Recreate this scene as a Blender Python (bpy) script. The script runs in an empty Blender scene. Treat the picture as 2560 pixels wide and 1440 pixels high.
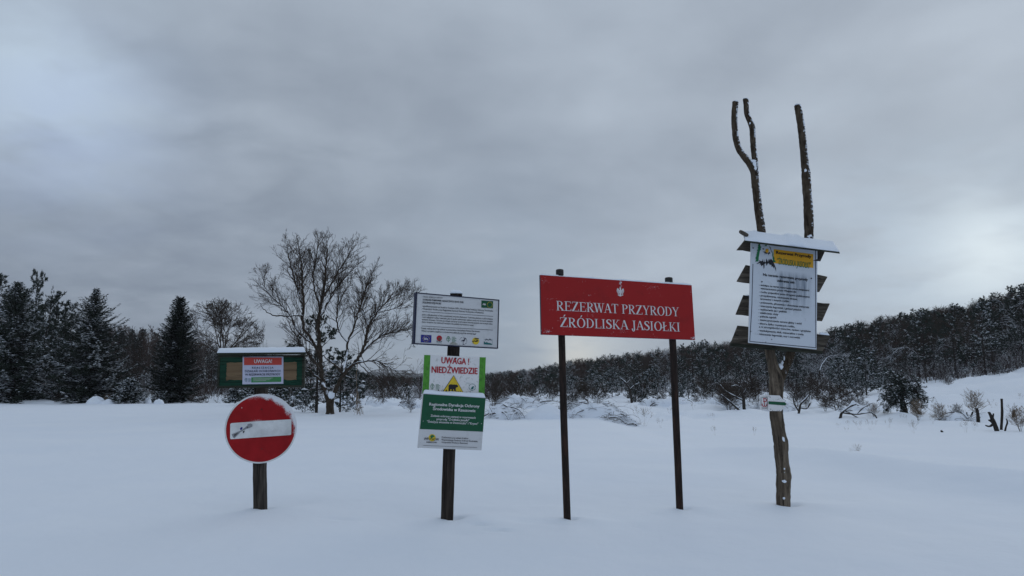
import bpy, math, random
import numpy as np
from mathutils import Vector, Matrix
random.seed(7); RNG = np.random.default_rng(11)
R = math.radians
SC = bpy.context.scene
COL = SC.collection
# ------------------------------------------------------------------ camera
F_PX, CX, CY = 1780.0, 1280.0, 720.0
PITCH = math.atan(245 / F_PX)
CAMZ = 1.4
cam = bpy.data.cameras.new('camera'); cam.sensor_width = 36; cam.lens = F_PX / 2560 * 36
cam.clip_start = .05; cam.clip_end = 9000
camo = bpy.data.objects.new('camera', cam); COL.objects.link(camo)
camo.location = (0, 0, CAMZ); camo.rotation_euler = (math.pi / 2 + PITCH, 0, 0)
SC.camera = camo
FW = np.array([0, math.cos(PITCH), math.sin(PITCH)]); RT = np.array([1., 0, 0]); UPV = np.array([0, -math.sin(PITCH), math.cos(PITCH)])
def ray(px, py): return FW + RT * (px - CX) / F_PX + UPV * (CY - py) / F_PX
def at(px, py, Y):
    """world point at forward distance y = Y seen at that spot of the photograph (used while laying out the place)"""
    d = ray(px, py); return np.array([0, 0, CAMZ]) + d * (Y / d[1])
def flat(px, py, z=0.0):
    d = ray(px, py); return np.array([0, 0, CAMZ]) + d * ((z - CAMZ) / d[2])
# ------------------------------------------------------------------ world
SUN_AZ, SUN_EL = R(33), R(20)
W = bpy.data.worlds.new('World'); SC.world = W; W.use_nodes = True
nt = W.node_tree; nt.nodes.clear()
def N(t, **k):
    n = nt.nodes.new(t)
    for a, b in k.items(): setattr(n, a, b)
    return n
def L(a, b): nt.links.new(a, b)
def VM(op, a, b=None, out=0):
    n = N('ShaderNodeVectorMath', operation=op)
    for i, v in enumerate((a, b)):
        if v is None: continue
        if isinstance(v, (tuple, list)): n.inputs[i].default_value = v
        else: L(v, n.inputs[i])
    return n.outputs[out]
def MA(op, *a, clamp=False):
    n = N('ShaderNodeMath', operation=op, use_clamp=clamp)
    for i, v in enumerate(a):
        if isinstance(v, (int, float)): n.inputs[i].default_value = v
        else: L(v, n.inputs[i])
    return n.outputs[0]
def MIX(f, a, b):
    n = N('ShaderNodeMix', data_type='RGBA')
    for s, v in ((n.inputs[0], f), (n.inputs[6], a), (n.inputs[7], b)):
        if isinstance(v, (int, float)): s.default_value = v
        elif isinstance(v, tuple): s.default_value = (*v, 1)
        else: L(v, s)
    return n.outputs[2]
tc = N('ShaderNodeTexCoord'); DIR = VM('NORMALIZE', tc.outputs['Generated'])
sep = N('ShaderNodeSeparateXYZ'); L(DIR, sep.inputs[0])
zz = MA('ADD', MA('MAXIMUM', sep.outputs[2], 0.0), 0.22)
comb = N('ShaderNodeCombineXYZ'); L(MA('DIVIDE', sep.outputs[0], zz), comb.inputs[0]); L(MA('DIVIDE', sep.outputs[1], zz), comb.inputs[1])
def NOISE(vec, scale, detail=4, rough=.5, dist=0., off=(0, 0, 0)):
    n = N('ShaderNodeTexNoise'); L(VM('ADD', vec, off), n.inputs['Vector'])
    n.inputs['Scale'].default_value = scale; n.inputs['Detail'].default_value = detail
    n.inputs['Roughness'].default_value = rough; n.inputs['Distortion'].default_value = dist
    return n.outputs['Fac']
n1 = NOISE(comb.outputs[0], 1.05, 4, .48, .35, (3.1, 7.7, 0))
n2 = NOISE(comb.outputs[0], 3.0, 6, .52, .25, (1.3, 2.2, 4))
cl = MA('ADD', MA('MULTIPLY', n1, .64), MA('MULTIPLY', n2, .36))
cl = MA('MULTIPLY', MA('SUBTRACT', cl, .37), 3.9, clamp=True)
sky = N('ShaderNodeTexSky', sky_type='NISHITA', sun_disc=False); sky.sun_elevation = SUN_EL; sky.sun_rotation = SUN_AZ
cloud = MIX(cl, (3.10, 3.62, 4.38), (4.65, 5.35, 6.25))          # x Background strength 0.1
def patch(px, py, k, amt, lo=.35, hi=.65, sc=4.):
    d = ray(px, py); d = d / np.linalg.norm(d)
    dot = VM('DOT_PRODUCT', DIR, tuple(d), out=1)
    g = MA('POWER', 2.71828, MA('MULTIPLY', MA('SUBTRACT', dot, 1.0), k))
    m = N('ShaderNodeMapRange'); L(NOISE(comb.outputs[0], sc, 4, .5, .3, (px * .01, py * .013, 0)), m.inputs[0])
    m.inputs[1].default_value = lo; m.inputs[2].default_value = hi
    return MA('MULTIPLY', MA('MULTIPLY', g, amt), MA('ADD', MA('MULTIPLY', m.outputs[0], .75), .25))
c = cloud
for px, py, k, amt, colr, lo, hi in ((350, 620, 16, .75, (1.9, 2.3, 2.95), .35, .65), (60, 760, 40, .5, (2.0, 2.4, 3.1), .3, .6), (1250, 850, 60, .85, (2.85, 3.6, 4.6), .2, .5), (700, 700, 60, .5, (2.6, 3.1, 3.9), .3, .6),
                             (110, 190, 150, 1.0, (5.2, 6.3, 7.4), .25, .58), (170, 320, 160, .5, (4.2, 5.2, 7.3), .3, .55), (2200, 520, 55, .55, (2.75, 3.25, 3.95), .3, .6), (1000, 640, 60, .35, (2.7, 3.2, 3.9), .35, .6), (2300, 730, 45, .7, (4.6, 5.7, 6.9), .25, .58),
                             (2490, 645, 230, .9, (6.4, 7.5, 8.4), .25, .55), (2480, 630, 1100, .7, (7.6, 8.6, 9.2), .1, .4), (1460, 895, 300, .8, (5.9, 6.4, 6.7), .2, .5), (1440, 898, 2500, .7, (7.2, 7.2, 6.8), .1, .4)):
    c = MIX(patch(px, py, k, amt, lo, hi), c, colr)
c = MIX(.015, c, sky.outputs[0])
bg = N('ShaderNodeBackground'); L(c, bg.inputs[0]); bg.inputs[1].default_value = .1
wo = N('ShaderNodeOutputWorld'); L(bg.outputs[0], wo.inputs[0])
sun = bpy.data.lights.new('sun', 'SUN'); sun.energy = .5; sun.angle = R(60); sun.color = (1, .95, .88)
suno = bpy.data.objects.new('sun', sun); COL.objects.link(suno)
sd = Vector((math.sin(SUN_AZ) * math.cos(SUN_EL), math.cos(SUN_AZ) * math.cos(SUN_EL), math.sin(SUN_EL)))
suno.rotation_euler = sd.to_track_quat('Z', 'Y').to_euler(); suno.location = (0, 0, 30)
SC.view_settings.view_transform = 'Standard'; SC.view_settings.look = 'None'
SC.view_settings.exposure = 0; SC.view_settings.gamma = 1; SC.view_settings.use_curve_mapping = False
SC.cycles.max_bounces = 6; SC.cycles.diffuse_bounces = 3

# ------------------------------------------------------------------ materials
def mat(name, col, rough=.8, spec=.3):
    """returns (material, nodes helper) with a Principled shader"""
    global nt
    m = bpy.data.materials.new(name); m.use_nodes = True; nt = m.node_tree
    p = nt.nodes['Principled BSDF']; p.inputs['Base Color'].default_value = (*col, 1)
    p.inputs['Roughness'].default_value = rough; p.inputs['Specular IOR Level'].default_value = spec
    return m, p
def objco(scale=(1, 1, 1), kind='Object'):
    t = N('ShaderNodeTexCoord'); return VM('MULTIPLY', t.outputs[kind], scale)
def rng(v, a, b, c=0., d=1.):
    m = N('ShaderNodeMapRange'); L(v, m.inputs[0])
    for i, x in enumerate((a, b, c, d)): m.inputs[i + 1].default_value = x
    return m.outputs[0]
def bump(p, h, strength, dist):
    b = N('ShaderNodeBump'); b.inputs['Strength'].default_value = strength; b.inputs['Distance'].default_value = dist
    L(h, b.inputs['Height']); L(b.outputs[0], p.inputs['Normal'])
def upmask(lo, hi, noise, amp):
    g = N('ShaderNodeNewGeometry'); s = N('ShaderNodeSeparateXYZ'); L(g.outputs['Normal'], s.inputs[0])
    return rng(MA('ADD', s.outputs[2], MA('MULTIPLY', MA('SUBTRACT', noise, .5), amp)), lo, hi)
SNOWC = (.82, .883, .975)
def snow_mat(name, big=False):
    m, p = mat(name, SNOWC, .72, .2)
    if big:
        t = N('ShaderNodeTexCoord')
        a = NOISE(t.outputs['Object'], .35, 5, .55); b = NOISE(t.outputs['Object'], 3.5, 4, .6)
        L(MIX(rng(a, .3, .7), (.80, .870, .968), (.845, .905, .985)), p.inputs['Base Color'])
        e = NOISE(t.outputs['Object'], 60, 2, .6)
        bump(p, MA('ADD', MA('MULTIPLY', b, 1.), MA('MULTIPLY', e, .10)), .35, .035)
    else:
        a = NOISE(objco(), 25, 4, .6); bump(p, a, .5, .01)
    return m
M_SNOWG = snow_mat('snow_ground', True); M_SNOW = snow_mat('snow')
def bark_mat(name, c0, c1, snow=None, sc=(30, 30, 5), amp=2.0, bs=.6):
    m, p = mat(name, c0, .9, .1)
    a = NOISE(objco(sc), 1, 5, .65)
    c = MIX(rng(a, .35, .68), c0, c1)
    if snow:
        c = MIX(upmask(snow[0], snow[1], NOISE(objco(), snow[2], 3, .6), amp), c, SNOWC)
    L(c, p.inputs['Base Color']); bump(p, a, bs, .01)
    return m
M_BARK = bark_mat('dark_bark', (.022, .018, .016), (.05, .043, .038), (.75, .95, 3.), amp=2.6)
M_BARKS = bark_mat('snowy_bark', (.025, .02, .018), (.055, .048, .042), (.35, .6, 2.5), amp=2.4)
M_HEAP = bark_mat('heap_branch', (.035, .026, .02), (.08, .06, .045), (.1, .4, 2.5), amp=1.6)
M_TWIG = bark_mat('twig_bark', (.04, .031, .026), (.075, .058, .047))
M_BROWN = bark_mat('brown_twig', (.040, .026, .022), (.066, .044, .036))
M_FROST = bark_mat('frosted_twig', (.06, .055, .055), (.12, .115, .12), (.2, .7, 2.), amp=2.5)
M_WILLOW = bark_mat('willow_bark', (.028, .021, .016), (.065, .05, .038), (.45, .75, 2.2), (14, 14, 6), 2.2)
M_BIRCH = bark_mat('birch_bark', (.10, .09, .085), (.22, .21, .2), (.5, .7, 3.), (6, 6, 25))
M_STRAW = bark_mat('dry_straw', (.16, .12, .085), (.27, .21, .155))
def needle_mat(name, c0, c1, sc=1.3):
    m, p = mat(name, c0, .75, .15)
    a = NOISE(objco(), sc, 3, .6)
    L(MIX(rng(a, .3, .7), c0, c1), p.inputs['Base Color']); return m
M_SPRUCE = needle_mat('spruce_needle', (.008, .014, .011), (.024, .036, .024))
M_SPRUCED = needle_mat('dark_spruce_needle', (.006, .010, .008), (.015, .022, .016))
M_PINE = needle_mat('pine_needle', (.014, .023, .020), (.038, .052, .040))
def wood_mat(name, dark, mid, light, sc=(55, 55, 4), crack=.5, stain=None):
    m, p = mat(name, mid, .85, .2)
    v = objco(sc)
    a = NOISE(v, 1, 6, .7, .4); b = NOISE(v, .35, 4, .6, 1.)
    c = MIX(rng(a, .3, .62), dark, mid); c = MIX(rng(b, .5, .75), c, light)
    w = rng(NOISE(objco((sc[0] * 1.6, sc[1] * 1.6, sc[2] * .5)), 1, 3, .5), .36, .42)
    c = MIX(MA('MULTIPLY', MA('SUBTRACT', 1., w), crack), c, (.006, .005, .005))
    if stain: c = MIX(rng(NOISE(objco(), stain[1], 4, .6), .52, .66), c, stain[0])
    L(c, p.inputs['Base Color']); bump(p, MA('ADD', a, w), .8, .006); return m
M_LOG = wood_mat('weathered_log', (.032, .025, .019), (.12, .094, .070), (.25, .205, .155), (34, 34, 3.6), .65)
def log_upper():
    m, p = mat('barked_log_snowy', (.03, .025, .02), .9, .1)
    v = objco((30, 30, 9)); a = NOISE(v, 1, 6, .7, .3)
    c = MIX(rng(a, .35, .65), (.024, .017, .012), (.095, .074, .054))
    g = N('ShaderNodeNewGeometry'); d = VM('DOT_PRODUCT', g.outputs['Normal'], (.62, -.35, .75), out=1)
    n = NOISE(objco((26, 26, 38)), 1, 5, .7)
    k = rng(MA('ADD', d, MA('MULTIPLY', MA('SUBTRACT', n, .5), 2.6)), .66, .78)
    L(MIX(k, c, SNOWC), p.inputs['Base Color']); bump(p, MA('ADD', a, MA('MULTIPLY', k, .6)), .9, .012); return m
M_LOGUP = log_upper()
M_POST = wood_mat('dark_post_wood', (.010, .008, .007), (.034, .026, .022), (.075, .06, .05), (60, 60, 3))
M_POSTG = wood_mat('grey_post_wood', (.014, .012, .010), (.05, .042, .036), (.115, .10, .085), (55, 55, 3.5), .7)
M_PIPE = wood_mat('rusty_pole', (.010, .008, .008), (.030, .020, .017), (.062, .030, .022), (30, 30, 6), .2)
M_PLANK = wood_mat('grey_plank', (.03, .026, .021), (.085, .074, .060), (.17, .15, .125), (3.0, 40, 40), .7)
M_BOARDW = wood_mat('bare_pine_board', (.11, .072, .04), (.205, .14, .082), (.26, .185, .11), (.8, 14, 14), .2)
M_GREENW = wood_mat('green_painted_wood', (.006, .028, .018), (.010, .052, .032), (.03, .065, .04), (2.5, 40, 40), .3)
M_MOSSW = wood_mat('mossy_plank', (.014, .017, .011), (.034, .038, .028), (.07, .07, .055), (2.5, 40, 40), .4)
def paint(name, col, dirt=(.12, .12, .10), amt=.35, sc=9., lo=.55, hi=.75, streak=False, rough=.55, chips=None, edge=None):
    m, p = mat(name, col, rough, .35)
    v = objco((14, 1.3, 1)) if streak else objco()
    a = NOISE(v, sc * (.25 if streak else 1), 5, .65)
    c = MIX(MA('MULTIPLY', rng(a, lo, hi), amt), col, dirt)
    if chips:
        ch = rng(NOISE(objco(), chips[1], 6, .75), chips[2], chips[2] + .03)
        ch2 = rng(NOISE(objco(), 4.5, 3, .6, 0, (5, 5, 5)), .56, .66)
        c = MIX(MA('MULTIPLY', MA('MULTIPLY', ch, ch2), .75), c, chips[0])
    c2 = NOISE(objco(), 2.2, 3, .5)
    c = MIX(MA('MULTIPLY', rng(c2, .3, .8), .16), c, tuple(x * .55 for x in col))
    L(c, p.inputs['Base Color'])
    bump(p, NOISE(objco(), 5, 2), .12, .01); return m
M_WHITE = paint('white_sign_face', (.62, .64, .67), (.30, .32, .33), .5, 7)
M_WHITEG = paint('grimy_white_face', (.76, .76, .77), (.14, .16, .10), .55, 22, .55, .72)
M_RED = paint('red_sign_paint', (.33, .010, .011), (.12, .008, .01), .5, 4, rough=.75, chips=((.55, .4, .42), 28, .60))
M_REDB = paint('orange_red_print', (.50, .055, .04), amt=.2)
M_REDT = paint('dark_red_print', (.42, .012, .025), amt=.2)
M_GREEN = paint('green_sign_face', (.006, .085, .038), (.006, .045, .025), .4, 4, rough=.65)
M_LIME = paint('lime_strip', (.08, .30, .03), (.02, .045, .012), .85, 12, .50, .72)
M_GREENB = paint('bright_green_print', (.04, .22, .07), amt=.25)
M_BLACK = paint('black_print', (.012, .012, .018), amt=.1)
M_NAVY = paint('navy_frame', (.012, .016, .045), amt=.1)
M_GREY = paint('silver_panel', (.63, .64, .66), (.3, .3, .3), .4, 8)
M_LETTER = paint('white_lettering', (.66, .66, .68), amt=.15)
M_YELLOW = paint('yellow_print', (.72, .52, .03), (.2, .15, .03), .3)
M_ORANGE = paint('orange_banner', (.74, .38, .02), (.4, .2, .02), .3)
M_EUB = paint('deep_blue_print', (.02, .025, .22), amt=.1)
M_TEAL = paint('teal_print', (.02, .14, .14), amt=.1)
M_DGREEN = paint('tree_green_print', (.012, .16, .06), amt=.1)
M_BOLT = paint('dark_bolt', (.015, .014, .014), amt=.1)
def streaked():
    m, p = mat('streaked_white_panel', (.60, .65, .72), .4, .4)
    v = objco((22, 1.4, 1)); n = NOISE(v, 1.0, 5, .6)
    co = objco(); s = N('ShaderNodeSeparateXYZ'); L(co, s.inputs[0])
    zone = MA('MULTIPLY', MA('MULTIPLY', rng(s.outputs[1], .30, .22), rng(s.outputs[1], -.25, .12)), MA('MULTIPLY', rng(s.outputs[0], -.10, -.03), rng(s.outputs[0], .36, .26)))
    k = MA('MULTIPLY', rng(n, .28, .62), zone)
    c = MIX(k, (.58, .63, .70), (.15, .19, .25))
    c = MIX(MA('MULTIPLY', rng(NOISE(objco(), 14, 5, .7), .58, .72), .25), c, (.2, .2, .2))
    L(c, p.inputs['Base Color']); return m
M_STREAK = streaked()
def frosty(name, col):
    """disc paint with rime blown on to the upper right rim and the lower left edge"""
    m, p = mat(name, col, .7, .2)
    co = objco(); s = N('ShaderNodeSeparateXYZ'); L(co, s.inputs[0])
    r = VM('LENGTH', VM('MULTIPLY', co, (1, 1, 0)), out=1)
    fine = NOISE(co, 190, 3, .7); big = NOISE(co, 9, 4, .6)
    ur = rng(MA('ADD', MA('MULTIPLY', s.outputs[0], .6), MA('MULTIPLY', s.outputs[1], .8)), .05, .36)
    ll = rng(MA('ADD', MA('MULTIPLY', s.outputs[0], -.35), MA('MULTIPLY', s.outputs[1], -.95)), .1, .42)
    edge1 = rng(MA('ADD', r, MA('MULTIPLY', MA('SUBTRACT', big, .5), .14)), .27, .385)
    edge2 = rng(MA('ADD', r, MA('MULTIPLY', MA('SUBTRACT', big, .5), .05)), .32, .42)
    shelf = MA('MULTIPLY', rng(MA('ABSOLUTE', MA('SUBTRACT', s.outputs[1], .083)), .05, .0), rng(MA('ABSOLUTE', MA('ADD', s.outputs[0], .04)), .22, .02))
    dens = MA('ADD', MA('ADD', MA('MULTIPLY', edge1, MA('MULTIPLY', ur, 1.3)), MA('MULTIPLY', MA('MULTIPLY', edge2, ll), .62)), MA('MULTIPLY', shelf, .50))
    k = rng(MA('ADD', dens, MA('MULTIPLY', MA('SUBTRACT', fine, .5), 1.3)), .45, .62)
    base = MIX(rng(NOISE(co, 5, 4, .6), .35, .8), col, tuple(x * .6 for x in col))
    L(MIX(k, base, (.72, .74, .78)), p.inputs['Base Color']); return m
M_DISC = frosty('frosted_red_disc', (.36, .010, .014)); M_BAR = frosty('frosted_white_bar', (.77, .79, .80))

# ------------------------------------------------------------------ mesh helpers
def mk(name, V, F, mats, mi=None, parent=None, base=None, smooth=False, label=None, kind=None):
    V = np.asarray(V, dtype=np.float32).reshape(-1, 3)
    if base is not None: V = V - np.asarray(base, dtype=np.float32)
    me = bpy.data.meshes.new(name)
    if isinstance(F, np.ndarray):
        n, k = F.shape
        me.vertices.add(len(V)); me.vertices.foreach_set('co', V.ravel())
        me.loops.add(n * k); me.loops.foreach_set('vertex_index', F.astype(np.int32).ravel())
        me.polygons.add(n); me.polygons.foreach_set('loop_start', np.arange(n, dtype=np.int32) * k)
        me.update(calc_edges=True)
    else:
        me.from_pydata(V.tolist(), [], [list(f) for f in F]); me.update()
    for m in (mats if isinstance(mats, (list, tuple)) else [mats]): me.materials.append(m)
    if mi is not None: me.polygons.foreach_set('material_index', np.asarray(mi, dtype=np.int32))
    if smooth: me.polygons.foreach_set('use_smooth', np.ones(len(me.polygons), dtype=bool))
    me.update()
    o = bpy.data.objects.new(name, me); COL.objects.link(o)
    if parent is not None: o.parent = parent
    if label: o['label'] = label
    if kind: o['kind'] = kind
    return o
def thing(name, label, cat, loc=(0, 0, 0), group=None):
    o = bpy.data.objects.new(name, None); COL.objects.link(o); o.location = [float(x) for x in loc]
    o.empty_display_size = .2; o['label'] = label; o['category'] = cat
    if group: o['group'] = group
    return o
def base_of(o): return np.array(o.location)
class Geo:
    """collects quads and triangles (all stored as quads or tris) for one mesh"""
    def __init__(s): s.V = []; s.F = []; s.M = []; s.n = 0
    def add(s, V, F, m=0):
        V = np.asarray(V, float).reshape(-1, 3); s.V.append(V)
        for f in F: s.F.append([i + s.n for i in f]); s.M.append(m)
        s.n += len(V)
    def box(s, P8, m=0): s.add(P8, [(0, 1, 2, 3), (7, 6, 5, 4), (0, 4, 5, 1), (1, 5, 6, 2), (2, 6, 7, 3), (3, 7, 4, 0)], m)
    def build(s, name, mats, parent=None, base=None, **k):
        return mk(name, np.concatenate(s.V), s.F, mats, s.M, parent, base, **k)
def resample(P, Rr, n):
    P = np.asarray(P, float); Rr = np.asarray(Rr, float)
    d = np.r_[0, np.cumsum(np.linalg.norm(np.diff(P, axis=0), axis=1))]
    t = np.linspace(0, d[-1], n)
    # catmull-rom
    out = []
    for x in t:
        i = min(max(np.searchsorted(d, x, side='right') - 1, 0), len(P) - 2)
        u = (x - d[i]) / (d[i + 1] - d[i] + 1e-9)
        p0, p1, p2, p3 = P[max(i - 1, 0)], P[i], P[i + 1], P[min(i + 2, len(P) - 1)]
        out.append(.5 * ((2 * p1) + (-p0 + p2) * u + (2 * p0 - 5 * p1 + 4 * p2 - p3) * u * u + (-p0 + 3 * p1 - 3 * p2 + p3) * u ** 3))
    return np.array(out), np.interp(t, d, Rr)
def tube(P, Rr, n=8, cap=True, rough=0., rs=None, twist=0.):
    P = np.asarray(P, float); k = len(P)
    T = np.gradient(P, axis=0); T /= np.linalg.norm(T, axis=1)[:, None] + 1e-9
    ref = np.array([0, 0, 1.]) if abs(T.mean(0)[2]) < .75 else np.array([1., 0, 0])
    U = np.cross(T, ref); U /= np.linalg.norm(U, axis=1)[:, None] + 1e-9
    Vv = np.cross(T, U)
    a = np.linspace(0, 2 * math.pi, n, endpoint=False)
    Rr = np.asarray(Rr, float)[:, None] * np.ones((1, n))
    if rough and rs is not None:
        lob = rs.normal(0, 1, (1, n)); lob = (lob + np.roll(lob, 1, 1)) / 2
        nn = rs.normal(0, 1, (k, n)); nn = (nn + np.roll(nn, 1, 0) + np.roll(nn, 1, 1)) / 3
        Rr = Rr * (1 + rough * lob + rough * .8 * nn)
    V = P[:, None, :] + (U[:, None, :] * np.cos(a)[None, :, None] + Vv[:, None, :] * np.sin(a)[None, :, None]) * Rr[:, :, None]
    V = V.reshape(-1, 3); F = []
    for i in range(k - 1):
        for j in range(n):
            j2 = (j + 1) % n; F.append((i * n + j, i * n + j2, (i + 1) * n + j2, (i + 1) * n + j))
    if cap: F.append(tuple(range(n))[::-1]); F.append(tuple((k - 1) * n + j for j in range(n)))
    return V, F
def segs_mesh(S, n=3):
    """S rows: p0 p1 r0 r1 -> open prisms, vectorised"""
    S = np.asarray(S, float); p0, p1, r0, r1 = S[:, :3], S[:, 3:6], S[:, 6], S[:, 7]
    T = p1 - p0; ln = np.linalg.norm(T, axis=1)[:, None] + 1e-9; T = T / ln
    p0 = p0 - T * r0[:, None] * .4
    ref = np.where(np.abs(T[:, 2:3]) < .8, np.array([[0, 0, 1.]]), np.array([[1., 0, 0]]))
    U = np.cross(T, ref); U /= np.linalg.norm(U, axis=1)[:, None]; Vv = np.cross(T, U)
    a = np.linspace(0, 2 * math.pi, n, endpoint=False) + .3
    ring = U[:, None] * np.cos(a)[None, :, None] + Vv[:, None] * np.sin(a)[None, :, None]
    A = p0[:, None] + ring * r0[:, None, None]; B = p1[:, None] + ring * r1[:, None, None]
    V = np.concatenate([A, B], 1).reshape(-1, 3)
    j = np.arange(n); f = np.stack([j, (j + 1) % n, (j + 1) % n + n, j + n], 1)
    Fq = (f[None] + (np.arange(len(S)) * 2 * n)[:, None, None]).reshape(-1, 4)
    return V, Fq
def merge(parts):
    """[(V,Fquad array,mat)] -> V,F,mi"""
    Vs, Fs, Ms, o = [], [], [], 0
    for V, Fq, m in parts:
        if len(V) == 0: continue
        Fq = np.asarray(Fq); Vs.append(V); Fs.append(Fq + o); Ms.append(np.full(len(Fq), m)); o += len(V)
    return np.concatenate(Vs), np.concatenate(Fs), np.concatenate(Ms)
# value noise
def vnoise(x, y, seed=0):
    xi = np.floor(x).astype(np.int64); yi = np.floor(y).astype(np.int64); xf = x - xi; yf = y - yi
    def h(a, b):
        v = (a * 374761393 + b * 668265263 + seed * 1442695041) & 0xffffffff
        v = ((v ^ (v >> 13)) * 1274126177) & 0xffffffff
        return ((v ^ (v >> 16)) & 0xffff) / 65535.0
    u = xf * xf * (3 - 2 * xf); v = yf * yf * (3 - 2 * yf)
    return (h(xi, yi) * (1 - u) + h(xi + 1, yi) * u) * (1 - v) + (h(xi, yi + 1) * (1 - u) + h(xi + 1, yi + 1) * u) * v - .5
def fbm(x, y, seed=0, o=4):
    s = 0; a = 1.
    for i in range(o): s = s + a * vnoise(x * 2 ** i, y * 2 ** i, seed + i); a *= .5
    return s
def sm(x, a, b):
    t = np.clip((x - a) / (b - a), 0, 1); return t * t * (3 - 2 * t)
# ------------------------------------------------------------------ terrain
_T = np.array([(-900, 70, 1000, 300, 860), (0, 78, 993, 300, 905), (600, 110, 984, 300, 930), (1000, 130, 980, 450, 955), (1150, 130, 980, 450, 958),
    (1400, 100, 985, 350, 940), (1700, 95, 985, 300, 915), (2000, 88, 985, 240, 890), (2250, 74, 968, 200, 850), (2560, 62, 932, 165, 800), (3000, 58, 900, 150, 765)], float)
_TZf = CAMZ + (965 - _T[:, 2]) / 1797 * _T[:, 1]; _TZr = CAMZ + (965 - _T[:, 4]) / 1797 * _T[:, 3]
_E = np.array([(-900, 50), (0, 55), (560, 55), (700, 37), (1100, 34), (1200, 29), (1700, 29), (1800, 36), (2020, 36), (2100, 30), (2560, 26), (3000, 24)], float)
def gz(x, y):
    x = np.asarray(x, float); y = np.asarray(y, float)
    yy = np.maximum(y, .5); px = 1280 + 1797 * np.clip(x / yy, -1.4, 1.1); r = np.where(y > 0, y, 0)
    r = np.maximum(r, np.hypot(x, y) * .62 * (y > 0))
    Yf = np.interp(px, _T[:, 0], _T[:, 1]); zf = np.interp(px, _T[:, 0], _TZf); Yr = np.interp(px, _T[:, 0], _T[:, 3]); zr = np.interp(px, _T[:, 0], _TZr)
    z = zf * sm(r, .5 * Yf, Yf)
    t = np.clip((r - Yf) / (Yr - Yf), 0, 1); t = .55 * t + .45 * t * t * (3 - 2 * t)
    z = z + (zr - zf) * t
    Ye = np.interp(px, _E[:, 0], _E[:, 1])
    near = fbm(x * .22, y * .22, 5, 3) * .10 * sm(r, 3, 14) + fbm(x * .9, y * .9, 9, 3) * .04 + fbm(x * 3.2, y * 4.2, 19, 3) * .006 * (1 - sm(r, 14, 30))
    rough = (fbm(x * .35, y * .35, 21, 4) * .55 + np.maximum(fbm(x * 1.1, y * 1.1, 31, 3), 0) * .30) * sm(r, Ye, Ye + 9) * (1 - .5 * sm(r, 120, 200))
    z = z + near + rough
    # wind crest on the right: near snow rises a little, then drops
    cl_ = 13.5 - np.where(x > 5.2, (x - 5.2) * 2.3, (x - 5.2) * 1.3) + .3 * fbm(x * .8, x * 0 + 3.3, 41, 2)
    k = sm(x, 3.2, 5.6)
    z = z + k * (.30 * sm(y, cl_ - 4.0, cl_ + .5) ** 1.3 * (1 - sm(y, cl_ - .1, cl_ + 1.0)) - .34 * sm(y, cl_ - .02, cl_ + 1.6) * (1 - sm(r, 30, 60)))
    # wind hollows beside each post
    for hx, hy, rr, dp in HOL:
        dx = x - hx; dy = y - hy; d = np.hypot(dx, dy)
        z = z - dp * np.exp(-((dx - rr * .8) ** 2 + (dy - .03) ** 2) / (2 * (rr * .55) ** 2)) + dp * .55 * np.exp(-((dx - rr * 3.4) ** 2 / (2 * (rr * 2.2) ** 2) + dy ** 2 / (2 * (rr * 2.) ** 2))) \
              + dp * .35 * np.exp(-((dx + rr * 1.5) ** 2 + (dy) ** 2) / (2 * (rr * 1.6) ** 2))
    for hx, hy, dz_ in LIFT: z = z + dz_ * np.exp(-((x - hx) ** 2 + (y - hy) ** 2) / 2.6)
    for hx, hy, a, b, dp in MARK:
        dx = x - hx; dy = y - hy; z = z - dp * np.exp(-((dx / a) ** 2 + ((dy + .25 * dx) / b) ** 2))
    return z
BZ = []; HOL = []; MARK = []; LIFT = []
YA, YB, YC1, YC2, YD = 8.1, 7.48, 7.48, 8.09, 8.40
for px, py, Y, rr, dp in ((651, 1272, YA, .09, .045), (1118, 1298, YB, .10, .055), (1418, 1298, YC1, .07, .045), (1700, 1273, YC2, .07, .04), (1957, 1264, YD, .12, .05)):
    p = at(px, py, Y); HOL.append((p[0], p[1], rr, dp * 1.5)); BZ.append(p[2])
for px, py, a, b, dp in ((1200, 1328, .12, .03, .042), (1245, 1341, .14, .03, .050), (850, 1310, .24, .05, .034), (1150, 1345, .3, .1, .015), (1330, 1320, .4, .12, .02), (592, 1384, .02, .02, .02)):
    p = flat(px, py); MARK.append((p[0], p[1], a, b, dp))
def gz1(x, y): return float(gz(np.array([x]), np.array([y]))[0])
_A = np.array([[math.exp(-((a[0] - b_[0]) ** 2 + (a[1] - a[2] * .7 - b_[1]) ** 2) / 2.6) for b_ in HOL] for a in HOL])
_x = np.linalg.solve(_A, np.array([bz + .006 - gz1(h[0], h[1] - h[2] * .7) for h, bz in zip(HOL, BZ)])); LIFT += [(h[0], h[1], float(v)) for h, v in zip(HOL, _x)]
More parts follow.
